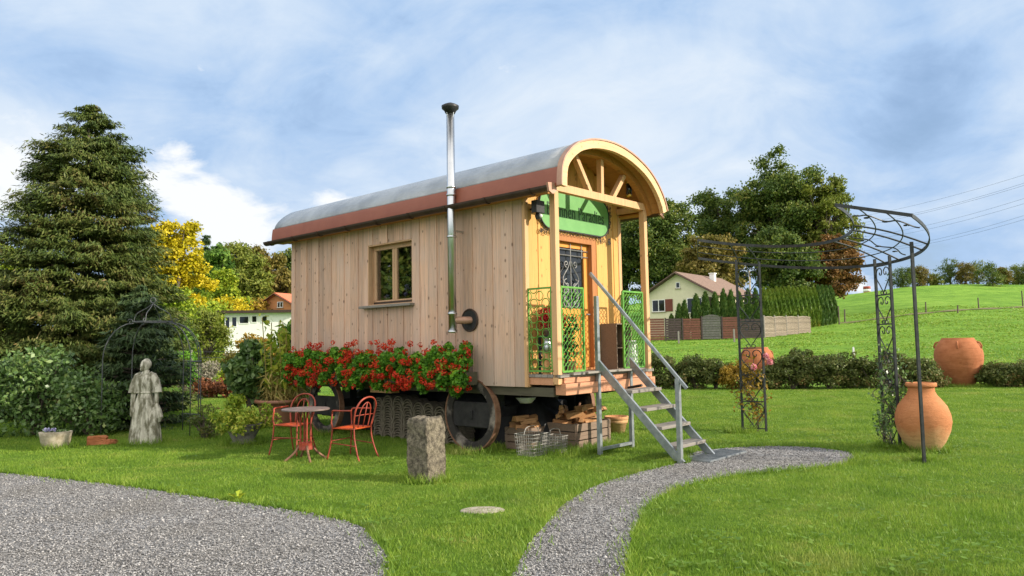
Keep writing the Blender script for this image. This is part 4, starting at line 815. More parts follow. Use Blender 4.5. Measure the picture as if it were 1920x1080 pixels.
def wire_basket(label, x, y, z, w, d, h, rz):
    c = thing('wire_basket', label, 'basket', wpt(x, y, z), WR+rz, 'wire baskets in front of the wheel'); b = MB()
    def rect(zz, k): return [(-w/2*k, -d/2*k, zz), (w/2*k, -d/2*k, zz), (w/2*k, d/2*k, zz), (-w/2*k, d/2*k, zz)]
    for i in range(7): b.tube(rect(.008+h*i/6, .86+.14*i/6), .0035 if i < 6 else .006, 4, True)
    for i in range(9):
        u = -.5+i/8
        for a_, b_ in (((u*w*.86, -d*.43, .008), (u*w, -d/2, h)), ((u*w*.86, d*.43, .008), (u*w, d/2, h)), ((-w*.43, u*d*.86, .008), (-w/2, u*d, h)), ((w*.43, u*d*.86, .008), (w/2, u*d, h))): b.tube([a_, b_], .003, 3)
        b.tube([(u*w*.86, -d*.43, .008), (u*w*.86, d*.43, .008)], .003, 3)
    b.build('wire_lattice', MT['wire'], c)
    b = MB(); b.tube(smooth_curve([(-w/2, 0, h), (-w*.3, 0, h+.1), (w*.3, 0, h+.1), (w/2, 0, h)], 5), .005, 5); b.build('handle', MT['wire'], c)
wire_basket('square wire basket in front of the dark crate, the taller one', .26, .16, 0, .36, .34, .30, .05); wire_basket('low wire basket between the taller wire basket and the crate', .62, .02, 0, .26, .28, .24, -.05)
t = thing('enamel_basin', 'white enamel basin hanging under the wagon behind the front wheel', 'basin', wpt(.60, .55, .70), WR); b = MB(); b.lathe([(.09, 0), (.13, .05), (.16, .08), (.17, .085), (.155, .078), (.12, .05), (.001, .012)], 20); b.build('basin_bowl', MT['white_enamel'], t, True)
b = MB(); b.tube([(.16, 0, .08), (0, 0, .23), (-.16, 0, .08)], .004, 4); b.build('hanging_wire', MT['wire'], t)
t = thing('iron_ring', 'large rusty iron hoop leaning behind the firewood crate', 'hoop', wpt(2.35, .75, .0), WR+.35); b = MB(); b.tube([(.30*math.cos(a), .06*math.sin(a), .30+.28*math.sin(a)) for a in np.linspace(0, 2*PI, 29)[:-1]], .022, 8, True); o = b.build('hoop_rim', MT['rust'], t, True)
for lab, x, y, r in (('wide terracotta pot with a double rim behind the step leg', 3.1, .62, .20), ('pale round stone crock beside the firewood crate', 2.18, .35, .17)):
    t = thing('garden_pot', lab, 'pot', wpt(x, y), WR); b = MB(); b.lathe([(r*.7, 0), (r*.92, .17), (r, .175), (r*1.02, .22), (r*.98, .225), (r*1.06, .235), (r*1.08, .29), (r*.95, .29), (r*.85, .2), (.001, .18)], 22); b.build('pot_body', MT['clay_pale' if r > .18 else 'granite'], t, True)
# ------------------------------------------------------------------ seats and table on the lawn
def chair(label, loc, rz):
    t = thing('garden_chair', label, 'chair', loc, rz, 'red metal chairs at the round table')
    sw, sdp = .42, .40                                            # faces -y
    b = MB(); n = 10; vs = []
    for j in range(n+1):
        for i in range(n+1):
            u, v = i/n-.5, j/n-.5; vs.append((u*sw*(1-.12*(v > 0)*v*2), v*sdp, .445-.03*(1-(2*u)**2)*(1-(2*v)**2)))
    b.add(vs, [(j*(n+1)+i, j*(n+1)+i+1, (j+1)*(n+1)+i+1, (j+1)*(n+1)+i) for j in range(n) for i in range(n)])
    o = b.build('seat', MT['orange_seat'], t, True); m = o.modifiers.new('thickness', 'SOLIDIFY'); m.thickness = .012
    for s in (-1, 1):
        b = MB(); b.tube(smooth_curve([(s*.20, -.195, .66), (s*.215, -.20, .52), (s*.205, -.19, .44), (s*.215, -.21, .22), (s*.245, -.25, 0)], 5), .0115, 7); b.build('leg', MT['red_paint'], t, True)
        b = MB(); b.tube(smooth_curve([(s*.185, .19, .46), (s*.185, .20, .3), (s*.20, .26, .1), (s*.215, .31, 0)], 5), .0115, 7); b.build('leg', MT['red_paint'], t, True)
        b = MB(); b.tube(smooth_curve([(s*.20, -.195, .64), (s*.215, -.17, .685), (s*.23, -.02, .69), (s*.215, .17, .695)], 5), .0115, 7); b.build('armrest', MT['red_paint'], t, True)
    hoop = [(-.185, .19, .45), (-.215, .225, .62), (-.205, .265, .75), (-.125, .295, .845), (0, .305, .875), (.125, .295, .845), (.205, .265, .75), (.215, .225, .62), (.185, .19, .45)]
    b = MB(); b.tube(smooth_curve(hoop, 5), .0125, 8); bk = b.build('backrest', MT['red_paint'], t, True)
    b = MB(); b.tube(smooth_curve([(-.105, .195, .45), (-.115, .23, .62), (-.08, .265, .75), (0, .28, .80), (.08, .265, .75), (.115, .23, .62), (.105, .195, .45)], 5), .008, 6)
    b.tube([(0, .195, .45), (0, .28, .80)], .007, 6); b.tube([(-.205, .21, .62), (0, .222, .625), (.205, .21, .62)], .007, 6); b.build('back_spindles', MT['red_paint'], bk, True)
    b = MB(); b.tube([(-.21, -.205, .26), (.21, -.205, .26)], .008, 6); b.tube([(-.21, -.205, .23), (-.195, .235, .2)], .008, 6); b.tube([(.21, -.205, .23), (.195, .235, .2)], .008, 6); b.build('stretcher', MT['red_paint'], t, True)
    b = MB(); b.tube([(-.205, -.2, .44), (.205, -.2, .44), (.185, .195, .44), (-.185, .195, .44)], .011, 6, True); b.build('seat_frame', MT['red_paint'], t, True)
chair('red metal armchair behind the round table, its hoop back towards the big pot', (-3.34, 11.20, 0), -.34)
chair('red metal armchair right of the round table, seat turned towards it', (-2.33, 10.66, 0), -2.07)
t = thing('bistro_table', 'round weathered garden table on a red pedestal between the two red chairs', 'table', (-2.97, 10.55, 0), .3)
b = MB(); b.lathe([(.001, .70), (.32, .70), (.335, .707), (.335, .722), (.325, .728), (.001, .728)], 40); b.build('table_top', MT['table_top'], t)
b = MB(); b.lathe([(.10, .15), (.095, .20), (.10, .25)], 12); b.lathe([(.13, .685), (.13, .699)], 12); b.build('hub', MT['red_paint'], t)
for k in range(4):
    a = k*PI/2+.2; c, s = math.cos(a), math.sin(a)
    b = MB(); b.tube(smooth_curve([(.10*c, .10*s, .69), (.075*c, .075*s, .55), (.07*c, .07*s, .32), (.08*c, .08*s, .21)], 5), .014, 8); lg_ = b.build('leg', MT['red_paint'], t, True); b = MB(); b.tube(smooth_curve([(.08*c, .08*s, .21), (.17*c, .17*s, .10), (.30*c, .30*s, .0)], 5), .017, 8); b.build('foot', MT['rust'], lg_, True)

# ------------------------------------------------------------------ stones, statue, troughs

from mathutils import noise as mnoise
def rock_box(w, d, h, k, amp, seed, top=.16):
    bm = bmesh.new(); bmesh.ops.create_cube(bm, size=1.); bmesh.ops.subdivide_edges(bm, edges=bm.edges, cuts=k, use_grid_fill=True)
    for v in bm.verts:
        x, y, z = v.co.x*w, v.co.y*d, (v.co.z+.5)*h; u = max(0, (z-h*(1-top))/(h*top)); s = 1-.16*u*u; x *= s; y *= s
        rr = mnoise.noise_vector(Vector((x*7+seed, y*7, z*7)))*amp+mnoise.noise_vector(Vector((x*25+seed, y*25, z*25)))*amp*.4
        v.co = Vector((x, y, z))+rr
    return bm
bm = rock_box(.325, .315, .785, 22, .024, 3.3, .12); me = bpy.data.meshes.new('stone_pillar'); bm.to_mesh(me); bm.free(); me.materials.append(MT['granite']); me.polygons.foreach_set('use_smooth', np.ones(len(me.polygons), bool))
o = bpy.data.objects.new('stone_pillar', me); COL.objects.link(o); o.location = (-1.04, 8.83, -.04); o.rotation_euler = (.015, -.02, rad(-36)); tag(o, 'squat rough granite pillar with lichen standing alone on the lawn in front', 'stone pillar')
# robed statue: one grown surface
def statue():
    t = thing('garden_statue', 'weathered stone statue of a robed woman standing in front of the iron arbour', 'statue', (-6.33, 12.70, 0), .12)
    mb = MB(); n = 72
    secs = [(0, .275, .23, .9), (.05, .272, .225, 1), (.2, .255, .205, 1), (.4, .225, .185, 1), (.6, .19, .165, .8), (.74, .16, .14, .45), (.83, .128, .112, .12), (.86, .126, .11, 0.05), (.9, .135, .115, .1), (1.0, .165, .125, .12), (1.08, .170, .118, .08), (1.125, .145, .105, .04), (1.16, .10, .085, 0), (1.19, .068, .068, 0), (1.225, .058, .062, 0)]
    vs = []
    for z, rx, ry, f in secs:
        for j in range(n):
            a = 2*PI*j/n; k = 1+f*(.085*math.sin(11*a+z*1.5)+.06*math.sin(17*a+1+z*2.2)+.04*math.sin(5*a+.5)); vs.append((rx*k*math.cos(a), ry*k*math.sin(a)+.0, z))
    m = len(secs); mb.add(vs, [(i*n+j, i*n+(j+1) % n, (i+1)*n+(j+1) % n, (i+1)*n+j) for i in range(m-1) for j in range(n)]+[tuple(range(n))[::-1], tuple(range((m-1)*n, m*n))])
    # head turned to its right and bowed, hair gathered behind
    hx, hz = -.012, 1.305
    mb.ball((hx, -.01, hz), .083, 1.22, 18, 14); mb.ball((hx+.01, .028, hz+.02), .088, 1.08, 16, 12); mb.ball((hx+.03, .085, hz-.0), .045, 1, 12, 8)
    mb.ball((hx-.028, -.055, hz-.06), .045, .9, 12, 8)
    mb.prism([(hx-.055, -.078, hz+.012), (hx-.03, -.088, hz+.012), (hx-.062, -.105, hz-.028), (hx-.035, -.09, hz-.028)], (.006, -.004, 0)); mb.ball((hx-.048, -.09, hz-.022), .014, 1.3, 8, 6)
    for ex in (-.068, -.012): mb.ball((hx+ex, -.078 if ex > -.05 else -.05, hz+.008), .013, .7, 8, 6)
    mb.tube([(hx-.055, -.084, hz-.048), (hx-.022, -.09, hz-.048)], .007, 6)
    mb.tube([(0, .0, 1.17), (hx, 0, 1.25)], .056, 14)
    # cape sleeves, arms and hands
    for s in (-1, 1):
        mb.tube([(s*.07, .0, 1.15), (s*.14, -.0, 1.115), (s*.185, -.005, 1.03), (s*.208, -.015, .94), (s*.215, -.02, .845)], [.058, .068, .068, .072, .084], 16)
        mb.tube([(s*.205, -.02, .86), (s*.21, -.03, .74), (s*.215, -.05, .62)], [.045, .040, .030], 12)
        mb.tube([(s*.215, -.05, .63), (s*.217, -.06, .57), (s*.213, -.068, .53)], [.028, .033, .022], 10)
        for q in range(4): mb.tube([(s*(.20+.012*q), -.066-.004*q, .55), (s*(.198+.012*q), -.075, .50), (s*(.197+.011*q), -.07, .455+.006*abs(q-1.5))], [.009, .0085, .007], 6)
        mb.tube([(s*.19, -.07, .575), (s*.178, -.085, .535), (s*.18, -.085, .51)], [.010, .009, .007], 6)
    # gathered mantle held at the side
    mb.tube([(.20, -.05, .66), (.235, -.06, .54), (.255, -.06, .44), (.25, -.05, .36)], [.05, .075, .085, .05], 14)
    mb.tube([(.19, -.07, .60), (.185, -.11, .4), (.195, -.13, .2), (.20, -.12, .01)], [.05, .075, .085, .095], 14); mb.tube([(.24, -.04, .4), (.235, -.06, .2), (.24, -.07, .01)], [.045, .05, .06], 12)
    mb.tube([(-.05+.128*math.cos(a)*1.0+.05, .113*math.sin(a), .85) for a in np.linspace(0, 2*PI, 25)[:-1]], .012, 6, True)
    mb.lathe([(.0, -.02), (.29, -.02), (.29, .02), (.0, .02)], 36, sy=.85)
    o = mb.build('statue_body', MT['statue_stone'], t, True); o.scale = (.92, .95, 1.02); r = o.modifiers.new('grown', 'REMESH'); r.mode = 'VOXEL'; r.voxel_size = .006; r.use_smooth_shade = True
statue()
t = thing('stone_trough', 'small pale stone trough with violet pansies below the laurel', 'planter', (-7.62, 12.32, 0), .2)
b = MB(); b.lathe([(.17, 0), (.21, .06), (.235, .2), (.25, .27), (.215, .275), (.19, .2), (.001, .19)], 18, wob=.025, seed=4, sy=.8); b.build('trough_body', MT['trough_stone'], t, True)
leafmesh('pansy_leaves', clumps(np.random.default_rng(2), [(-.05, 0, .25), (.12, 0, .25)], [(.14, .12, .06), (.1, .1, .06)], 260, .05, .03), FOL['shrub'], t)
leafmesh('pansy_blossoms', clumps(np.random.default_rng(6), [(-.1, -.04, .31), (-.02, -.05, .3)], [(.07, .07, .03)]*2, 60, .045, .04, 0, .3), FOL['violet'], t)
for i, (x, y, s) in enumerate(((-7.12, 12.66, .13), (-6.92, 12.72, .10))):
    bm = rock_box(s*2.2, s*1.3, s*(1.2 if i == 0 else .8), 6, .03, 5.+i); me = bpy.data.meshes.new('clay_shard'); bm.to_mesh(me); bm.free(); me.materials.append(MT['clay_red']); o = bpy.data.objects.new('clay_shard', me); COL.objects.link(o); o.location = (x, y, -.01); o.rotation_euler = (0, .2*i, .4+i)
    tag(o, ('broken terracotta lump lying in front of the laurel', 'flat orange terracotta shard lying beside the bigger lump')[i], 'shard')
b = MB(); b.lathe([(.001, .012), (.17, .012), (.2, .006), (.21, -.01)], 18, wob=.06, seed=3, sy=.7); o = b.build('stepping_stone', plain('sunken_slab', (.22, .19, .14), (.40, .36, .29), 11, .95, 0, bstr=.5)); o.location = (-.32, 7.2, .004); tag(o, 'flat pale stone sunk into the lawn in front of the wagon', 'stone')
# weed at the edge of the drive
t = thing('leafy_weed', 'bright green broad-leaved weed at the edge of the driveway', 'plant', (-2.93, 7.88, 0))
b = MB(); rw = random.Random(4)
for k in range(8):
    a = k*.8+rw.uniform(-.2, .2); L = rw.uniform(.09, .15); c, s = math.cos(a), math.sin(a); up_z = rw.uniform(.04, .1); w = L*.26
    P = lambda u, v, z: (c*u-s*v, s*u+c*v, z)
    b.add([P(.01, 0, 0), P(L*.5, w, up_z*.9), P(L, 0, up_z), P(L*.5, -w, up_z*.9), P(L*.5, 0, up_z*.7)], [(0, 4, 1), (1, 4, 2), (2, 4, 3), (3, 4, 0)])
b.build('leaves', FOL['lime'], t, fixn=False)
# urn with golden plant
t = thing('stone_urn', 'dark stone urn almost hidden by yellow foliage near the red chairs', 'urn', (-4.55, 12.45, 0)); b = MB(); b.lathe([(.20, 0), (.22, .03), (.17, .06), (.22, .16), (.29, .30), (.31, .34), (.27, .34), (.2, .25), (.001, .22)], 24); b.build('urn_body', MT['urn_stone'], t, True)
t = thing('golden_plant', 'trailing yellow-green plant growing in the dark stone urn', 'plant', (-4.55, 12.45, .25)); rg = np.random.default_rng(31); k = 26
C = np.stack([rg.normal(0, .26, k), rg.normal(0, .24, k), rg.uniform(-.08, .34, k)], -1); leafmesh('foliage', clumps(rg, C, np.full((k, 3), .12), 3800, .06, .035, .3, .4), FOL['canna'], t)
C = np.stack([rg.normal(-.1, .1, 6), rg.normal(0, .1, 6), rg.uniform(.36, .5, 6)], -1); leafmesh('top_leaves', clumps(rg, C, np.full((6, 3), .09), 260, .12, .045, 0, .3), FOL['lime'], t)
def bush(name, label, loc, R, k, n, L, W_, mat, seed, group=None, cat='shrub', cr=.3, droop=0., stem=True, parent_z=0.):
    t = thing(name, label, cat, loc, 0, group); rg = np.random.default_rng(seed)
    C, S_ = crown_clumps(rg, (0, 0, R[2]*.95), (R[0]*.8, R[1]*.8, R[2]*.85), k, cr); C[:, 2] = np.abs(C[:, 2]); leafmesh('foliage', clumps(rg, C, S_, n, L, W_, droop, .35), mat, t)
    if stem:
        b = MB(); rr = random.Random(seed)
        for c in C[:10]: b.tube(smooth_curve([(rr.uniform(-.05, .05), rr.uniform(-.05, .05), -.05), (c[0]*.4, c[1]*.4, c[2]*.5), tuple(c)], 3), [.02*R[2]+.006]*6+[.008], 5)
        b.build('stems', MT['bark'], t)
    return t
bush('low_shrub', 'small dark low shrub between the arbour and the yellow plant', (-5.55, 13.3, 0), (.33, .3, .3), 14, 900, .05, .03, FOL['rose'], 51, cr=.12)
# the big pot and what grows in and behind it
t = thing('big_pot', 'large brown pot with a rolled rim behind the red chair', 'pot', (-4.78, 15.2, 0)); b = MB(); b.lathe([(.34, 0), (.36, .03), (.43, .30), (.47, .47), (.52, .475), (.535, .51), (.52, .545), (.46, .545), (.44, .47), (.001, .45)], 36); b.build('pot_body', MT['pot_brown'], t, True)
t = thing('tall_potted_plant', 'tall yellowing stalks with drooping straw leaves growing in the big pot', 'plant', (-4.70, 15.15, .46)); rg = np.random.default_rng(61); b = MB(); LV = []; ST = []
for k in range(26):
    x, y = rg.uniform(-.35, .42), rg.uniform(-.3, .3); h = rg.uniform(1.0, 1.75); lx, ly = x*1.15+rg.normal(0, .07), y*1.2+rg.normal(0, .06); b.tube([(x, y, 0), ((x+lx)/2+.01, (y+ly)/2, h*.5), (lx, ly, h)], .010, 5)
    m = 26; u = rg.random(m)*.75+.25; P = np.stack([x+(lx-x)*u, y+(ly-y)*u, h*u], -1)+rg.normal(0, .06, (m, 3)); LV.append(leaf_arrays(rg, P, rg.normal(0, 1, (m, 3)), .19, .085, .35))
    m = 18; P = np.stack([x+rg.normal(0, .05, m), y+rg.normal(0, .05, m), rg.uniform(.02, .55, m)], -1); d = rg.normal(0, 1, (m, 3)); d[:, 2] = .2; ST.append(leaf_arrays(rg, P+d*.12, d, .34, .035, .75))
leafmesh('broad_leaves', np.concatenate(LV), FOL['canna'], t); leafmesh('dry_leaves', np.concatenate(ST), FOL['straw'], t); b.build('stalks', FOL['straw'], t)
bush('leafy_shrub', 'dark green large-leaved shrub at the left of the tall potted plant', (-5.45, 15.35, .35), (.48, .5, .75), 30, 2600, .15, .11, FOL['shrub'], 62, cr=.2)
bush('leafy_shrub', 'green leafy shrub pressed against the rear corner of the wagon', (-4.75, 16.6, .2), (.62, .5, 1.12), 34, 3400, .14, .09, FOL['geranium'], 63, cr=.25)
bush('autumn_shrub', 'golden autumn shrub rising behind the dark large-leaved one', (-6.35, 17.8, .2), (.62, .5, .98), 26, 2600, .11, .07, FOL['gold'], 64, cr=.24)

# ------------------------------------------------------------------ iron arbour on the left
t = thing('iron_arbour', 'slender domed iron rose arbour behind the statue, without any climbers', 'arbour', (-6.80, 13.86, 0), 0)
RA, zc = .86, 1.40; angs = [rad(a) for a in (190, 140, 75, 42, 15, -15)]
for a in angs:
    c, s = math.cos(a), math.sin(a); P = [(RA*c, RA*s, 0), (RA*c, RA*s, zc*.6), (RA*c, RA*s, zc)]+[((RA-.52*(1-math.cos(u)))*c, (RA-.52*(1-math.cos(u)))*s, zc+.70*math.sin(u)) for u in np.linspace(.2, PI/2, 7)]
    b = MB(); b.tube(P, .0095, 6); b.build('leg', MT['arbour_iron'], t, True)
for z in (.32, 1.36):
    for a0, a1 in ((-15, 15), (15, 42), (42, 75)): b = MB(); b.tube([(RA*math.cos(rad(a)), RA*math.sin(rad(a)), z) for a in np.linspace(a0, a1, 6)], .010, 5); b.build('side_rail', MT['arbour_iron'], t, True)
b = MB(); b.tube([(.34*math.cos(a), .34*math.sin(a), 2.12) for a in np.linspace(0, 2*PI, 25)[:-1]], .014, 6, True)
b.build('top_ring', MT['arbour_iron'], t, True)
b = MB()
for k in range(4):
    a = k*PI/2+.1; b.tube(smooth_curve([(.34*math.cos(a), .34*math.sin(a), 2.12), (.30*math.cos(a), .30*math.sin(a), 2.27), (.12*math.cos(a), .12*math.sin(a), 2.38), (0, 0, 2.47)], 4), .0065, 5)
    scroll(b, (.40*math.cos(a), .40*math.sin(a), 2.13), .06, 1.2, 0, 1, .006, (math.cos(a), math.sin(a), 0), (0, 0, 1), 10)
b.tube([(.05*math.cos(q), 0, 2.53+.05*math.sin(q)) for q in np.linspace(0, 2*PI, 13)[:-1]], .009, 5, True); b.build('crown', MT['arbour_iron'], t, True)

# ------------------------------------------------------------------ half-moon pergola on the right
PX = (2.607, 10.021, 2.706, 1.874, 3.218, 3.374, 1.452, -.81, -.281, .137, 1.133, 2.544, -.163, -.001, 1.319, 2.456)
def pp(k, a, lift=0.):
    cx, cy, ro_, ri, zo, zi = PX[:6]; kx, ky, e_, ph = PX[12:]; r = ri+(ro_-ri)*k; z = zi+(zo-zi)*k+.10*math.sin(PI*k)*lift
    u, v = math.cos(a-ph), math.sin(a-ph)*e_; dx, dy = r*(u*math.cos(ph)-v*math.sin(ph)), r*(u*math.sin(ph)+v*math.cos(ph)); return np.array((cx+dx, cy+dy, z+kx*dx+ky*dy))
A1, A0 = PX[6], PX[7]; aP, aR, aL = PX[8:11]; kl = (PX[11]/PX[2]*PX[2]-PX[3])/(PX[2]-PX[3])
pg = thing('iron_pergola', 'black iron half-moon pergola with heart scrolls arching over the gravel circle', 'pergola', (3.4, 10.5, 0))
off = np.array((3.4, 10.5, 0.)); Q = lambda p: np.array(p)-off
def flatbar(pts, w, th, mb):
    for p, q in zip(pts, pts[1:]): mb.beam(Q(p), Q(q), th, w)
aa = np.linspace(A0, A1, 40)
for k in (1., 0.):
    b = MB(); flatbar([pp(k, a) for a in aa], .045, .012, b); b.build('canopy_ring', MT['iron'], pg)
b = MB()
for k in (.3, .66): b.tube([Q(pp(k, a, 0)) for a in aa], .008, 5)
b.build('canopy_rods', MT['iron'], pg, True)
for a in (A0, A1): b = MB(); flatbar([pp(0, a), pp(1, a)], .04, .014, b); b.build('end_bar', MT['iron'], pg)
for a in (aP, aR, aL):
    for d in (-.065, .065): b = MB(); b.tube([Q(pp(k, a+d, .35)) for k in np.linspace(0, 1, 7)], .012, 6); b.build('rib', MT['iron'], pg)
for a in (A0+.17, (aP+aR)/2):
    b = MB(); pts = [Q(pp(k, a+.03*math.sin(k*16), 0)) for k in np.linspace(0.08, .92, 26)]; b.tube(pts, .009, 5)
    for k in (.25, .5, .75): scroll(b, Q(pp(k, a+.03, 0)), .04, 1.2, k*9, 1, .008, (.7, .7, -.06), (.7, -.7, 0), 10)
    b.build('vine_scroll', MT['iron'], pg)
def heart(mb, o, ax, w, h):
    ax = np.array(ax, float); P = lambda u, v: o+ax*u+np.array((0, 0, v))
    for s in (-1, 1):
        L = smooth_curve([P(s*.01, .10*h), P(s*.22*w, .34*h), P(s*.44*w, .60*h), P(s*.40*w, .84*h), P(s*.22*w, .93*h), P(s*.07*w, .84*h), P(s*.10*w, .70*h), P(s*.21*w, .70*h), P(s*.22*w, .78*h)], 4); mb.tube(L, .0085, 5)
        mb.tube(smooth_curve([P(s*.01, .1*h), P(s*.05*w, .02*h), P(s*.17*w, .03*h), P(s*.18*w, .12*h), P(s*.1*w, .13*h)], 4), .0075, 5)
for ai, a in enumerate((aP, aR, aL)):
    hw = .19; da = hw/PX[11]
    pa, pb_ = pp(kl, a-da), pp(kl, a+da)
    if ai == 0: m0 = pp(kl, a); dv = nrm((m0[0], m0[1], 0)); pa, pb_ = m0-dv*hw, m0+dv*hw
    pa_, pb0 = np.array((pa[0], pa[1], 0)), np.array((pb_[0], pb_[1], 0))
    lg = MB(); lg.beam(Q(pa_), Q(pa), .034, .034, (0, 1, 0)); l1 = lg.build('leg', MT['iron'], pg)
    lg = MB(); lg.beam(Q(pb0), Q(pb_), .034, .034, (0, 1, 0)); lg.build('leg', MT['iron'], pg)
    ax = nrm(pb0-pa_); mid = (pa_+pb0)/2; wd = np.linalg.norm(pb0-pa_); top = min(pa[2], pb_[2])-.12; nc = 6; hh = (top-.05)/nc; sc = MB()
    for k in range(nc+1): sc.beam(Q(pa_+np.array((0, 0, .05+k*hh))), Q(pb0+np.array((0, 0, .05+k*hh))), .014, .018)
    for k in range(nc): heart(sc, Q(mid)+np.array((0, 0, .05+k*hh)), ax, wd*.98, hh)
    sc.build('heart_trellis', MT['iron'], pg)
PLEG = [pp(kl, a) for a in (aP, aR, aL)]
def climber(label, base, h, mat, seed, flowers=None, spread=.2, n=650):
    t = thing('climbing_rose', label, 'climbing plant', (base[0], base[1], 0)); rg = np.random.default_rng(seed); b = MB(); LV = []
    for k in range(7):
        pts = [(rg.normal(0, .05), rg.normal(0, .05), 0)]
        for z in np.linspace(.25, h*rg.uniform(.6, 1), 6): pts.append((rg.normal(0, spread*.6), rg.normal(0, spread*.5), z))
        q = smooth_curve(pts, 4); b.tube(q, .006, 4); Pq = np.array(q); I = rg.integers(3, len(Pq), n//7); LV.append(leaf_arrays(rg, Pq[I]+rg.normal(0, .06, (len(I), 3)), rg.normal(0, 1, (len(I), 3)), .07, .042))
    leafmesh('leaves', np.concatenate(LV), mat, t); b.build('stems', MT['bark'], t)
    for c in flowers or ():
        d = rg.normal(0, 1, (60, 3)); d /= np.linalg.norm(d, axis=1, keepdims=True); leafmesh('bloom', leaf_arrays(rg, np.array(c)+d*.045, d, .05, .045, 0, 1.6), FOL['pink'], t)
climber('climbing rose with golden leaves and pink blooms on the left trellis leg', PLEG[2], 1.45, FOL['gold'], 71, [(.0, -.1, 1.12), (.3, -.05, 1.2), (.22, -.1, 1.3)], n=420)
climber('green climbing rose on the heart trellis beside the pale jar', PLEG[1]+np.array((.02, 0, 0)), 1.75, FOL['shrub'], 72, None, .22, 620)

# ------------------------------------------------------------------ terracotta
t = thing('terracotta_jar', 'pale terracotta jar with a narrow neck standing by the pergola post', 'jar', (5.74, 10.42, -.02), .3)
b = MB(); P = [(.15, 0), (.19, .02), (.30, .16), (.37, .31), (.395, .44), (.385, .54), (.34, .66), (.27, .75), (.215, .81), (.19, .86), (.186, .90), (.19, .925), (.215, .93), (.222, .95), (.215, .985), (.19, .985), (.165, .96), (.16, .88), (.25, .7), (.001, .55)]
b.lathe([(r*.90, z*.985) for r, z in P], 48, wob=.006, seed=3); b.build('jar_body', MT['clay_pale'], t, True)
def big_jar(label, loc, s, rz, zs_=1.):
    t = thing('storage_jar', label, 'jar', loc, rz); b = MB(); P = [(.40, 0), (.46, .05), (.60, .30), (.715, .56), (.735, .62), (.74, .66), (.78, .80), (.80, .98), (.775, 1.14), (.70, 1.32), (.60, 1.45), (.535, 1.515), (.52, 1.53), (.515, 1.56), (.46, 1.56), (.44, 1.5), (.6, 1.2), (.001, .9)]
    b.lathe([(r*s, z*s*zs_) for r, z in P], 48, wob=.008, seed=5); o = b.build('jar_body', MT['clay_red'], t, True)
    for a in (rad(-128), rad(-52), rad(38), rad(142)):
        h = MB(); c, q = math.cos(a), math.sin(a); zz_ = s*zs_; h.tube(smooth_curve([(.735*s*c, .735*s*q, 1.22*zz_), (.755*s*c, .755*s*q, 1.30*zz_), (.70*s*c, .70*s*q, 1.40*zz_), (.61*s*c, .61*s*q, 1.43*zz_)], 5), .03*s, 8); h.build('handle', MT['clay_red'], t, True)
big_jar('huge banded terracotta storage jar with looped handles standing in the gap of the shrub row', (14.35, 23.75, -.02), .88, .1, 1.13)
big_jar('red-brown terracotta jar half hidden in the shrubs behind the left trellis leg', (8.02, 24.3, -.1), .72, .9, 1.28)
# ------------------------------------------------------------------ the big conifer and its neighbours
def spread_conifer(name, label, loc, prof, n_c, n_l, mat, seed, L, W_, cr, group=None):
    t = thing(name, label, 'tree', loc, 0, group); rg = np.random.default_rng(seed); H = prof[-1][0]
    hs = np.array([p[0] for p in prof]); rs = np.array([p[1] for p in prof])
    # branches in loose tiers, denser where the cone is wider
    zc = rg.random(n_c*4)*H; keep = rg.random(n_c*4) < ((np.interp(zc, hs, rs)+.25)/(rs.max()+.25))**1.35; zc = zc[keep][:n_c]; k = len(zc)
    zc = zc+.05*np.sin(zc*8.5); a = rg.random(k)*2*PI; r = np.interp(zc, hs, rs)*np.where(rg.random(k) < .34, rg.uniform(.2, .75, k), rg.uniform(.75, 1.06, k))*(1+.10*np.sin(a*3+zc*1.9)+.07*np.sin(a*5-zc*2.7))
    C = np.stack([r*np.cos(a), r*np.sin(a), zc-.08*r], -1); s = cr*rg.uniform(.6, 1.4, (k, 1))*(.42+.58*np.minimum(1, r/1.0))[:, None]
    I = rg.integers(0, k, n_l); d = rg.normal(0, 1, (n_l, 3)); d /= np.linalg.norm(d, axis=1, keepdims=True); d[:, 2] = np.abs(d[:, 2])*.9-.18
    rad_ = np.stack([np.cos(a), np.sin(a), 0*a], -1)
    off = d*np.array([1, 1, .62])*(.4+.6*rg.random((n_l, 1))**.5)*s[I]+rad_[I]*s[I]*rg.uniform(-.75, .55, (n_l, 1)); hr = np.linalg.norm(d[:, :2], axis=1)
    P = C[I]+off; P[:, 2] += s[I, 0]*.12*np.maximum(0, (off*rad_[I]).sum(1)/s[I, 0])**2
    dirs = rad_[I]*.8+d*.7
    leafmesh('crown', leaf_arrays(rg, P, dirs, L, W_, .42), mat, t)
    b = MB(); b.tube([(0, 0, -.1), (.03, 0, H*.5), (0, 0, H*.97)], [.20*rs.max()/2, .11*rs.max()/2, .02], 9)
    for i in range(0, k, max(1, k//90)): b.tube([(0, 0, C[i, 2]-.1), tuple(C[i]*np.array([.6, .6, 1])+np.array([0, 0, -.02])), tuple(C[i])], [.035, .022, .01], 4)
    b.build('trunk', MT['bark'], t, True); return t
spread_conifer('conifer_tree', 'tall broad olive-brown conifer towering over the left of the garden', (-11.35, 19.4, 0),
    [(0, 2.2), (1.5, 2.35), (3, 2.05), (4.2, 1.72), (5.2, 1.5), (6.2, 1.22), (6.9, .98), (7.35, .72), (7.75, .42), (8.0, .2), (8.2, .04)], 1350, 300000, FOL['conifer'], 81, .14, .034, .37)
spread_conifer('conifer_tree', 'dark blue-green conifer filling the back of the iron arbour', (-9.15, 18.0, 0), [(0, .65), (1.2, .7), (2.1, .5), (2.8, .3), (3.1, .1)], 200, 30000, FOL['spruce'], 82, .15, .034, .30)
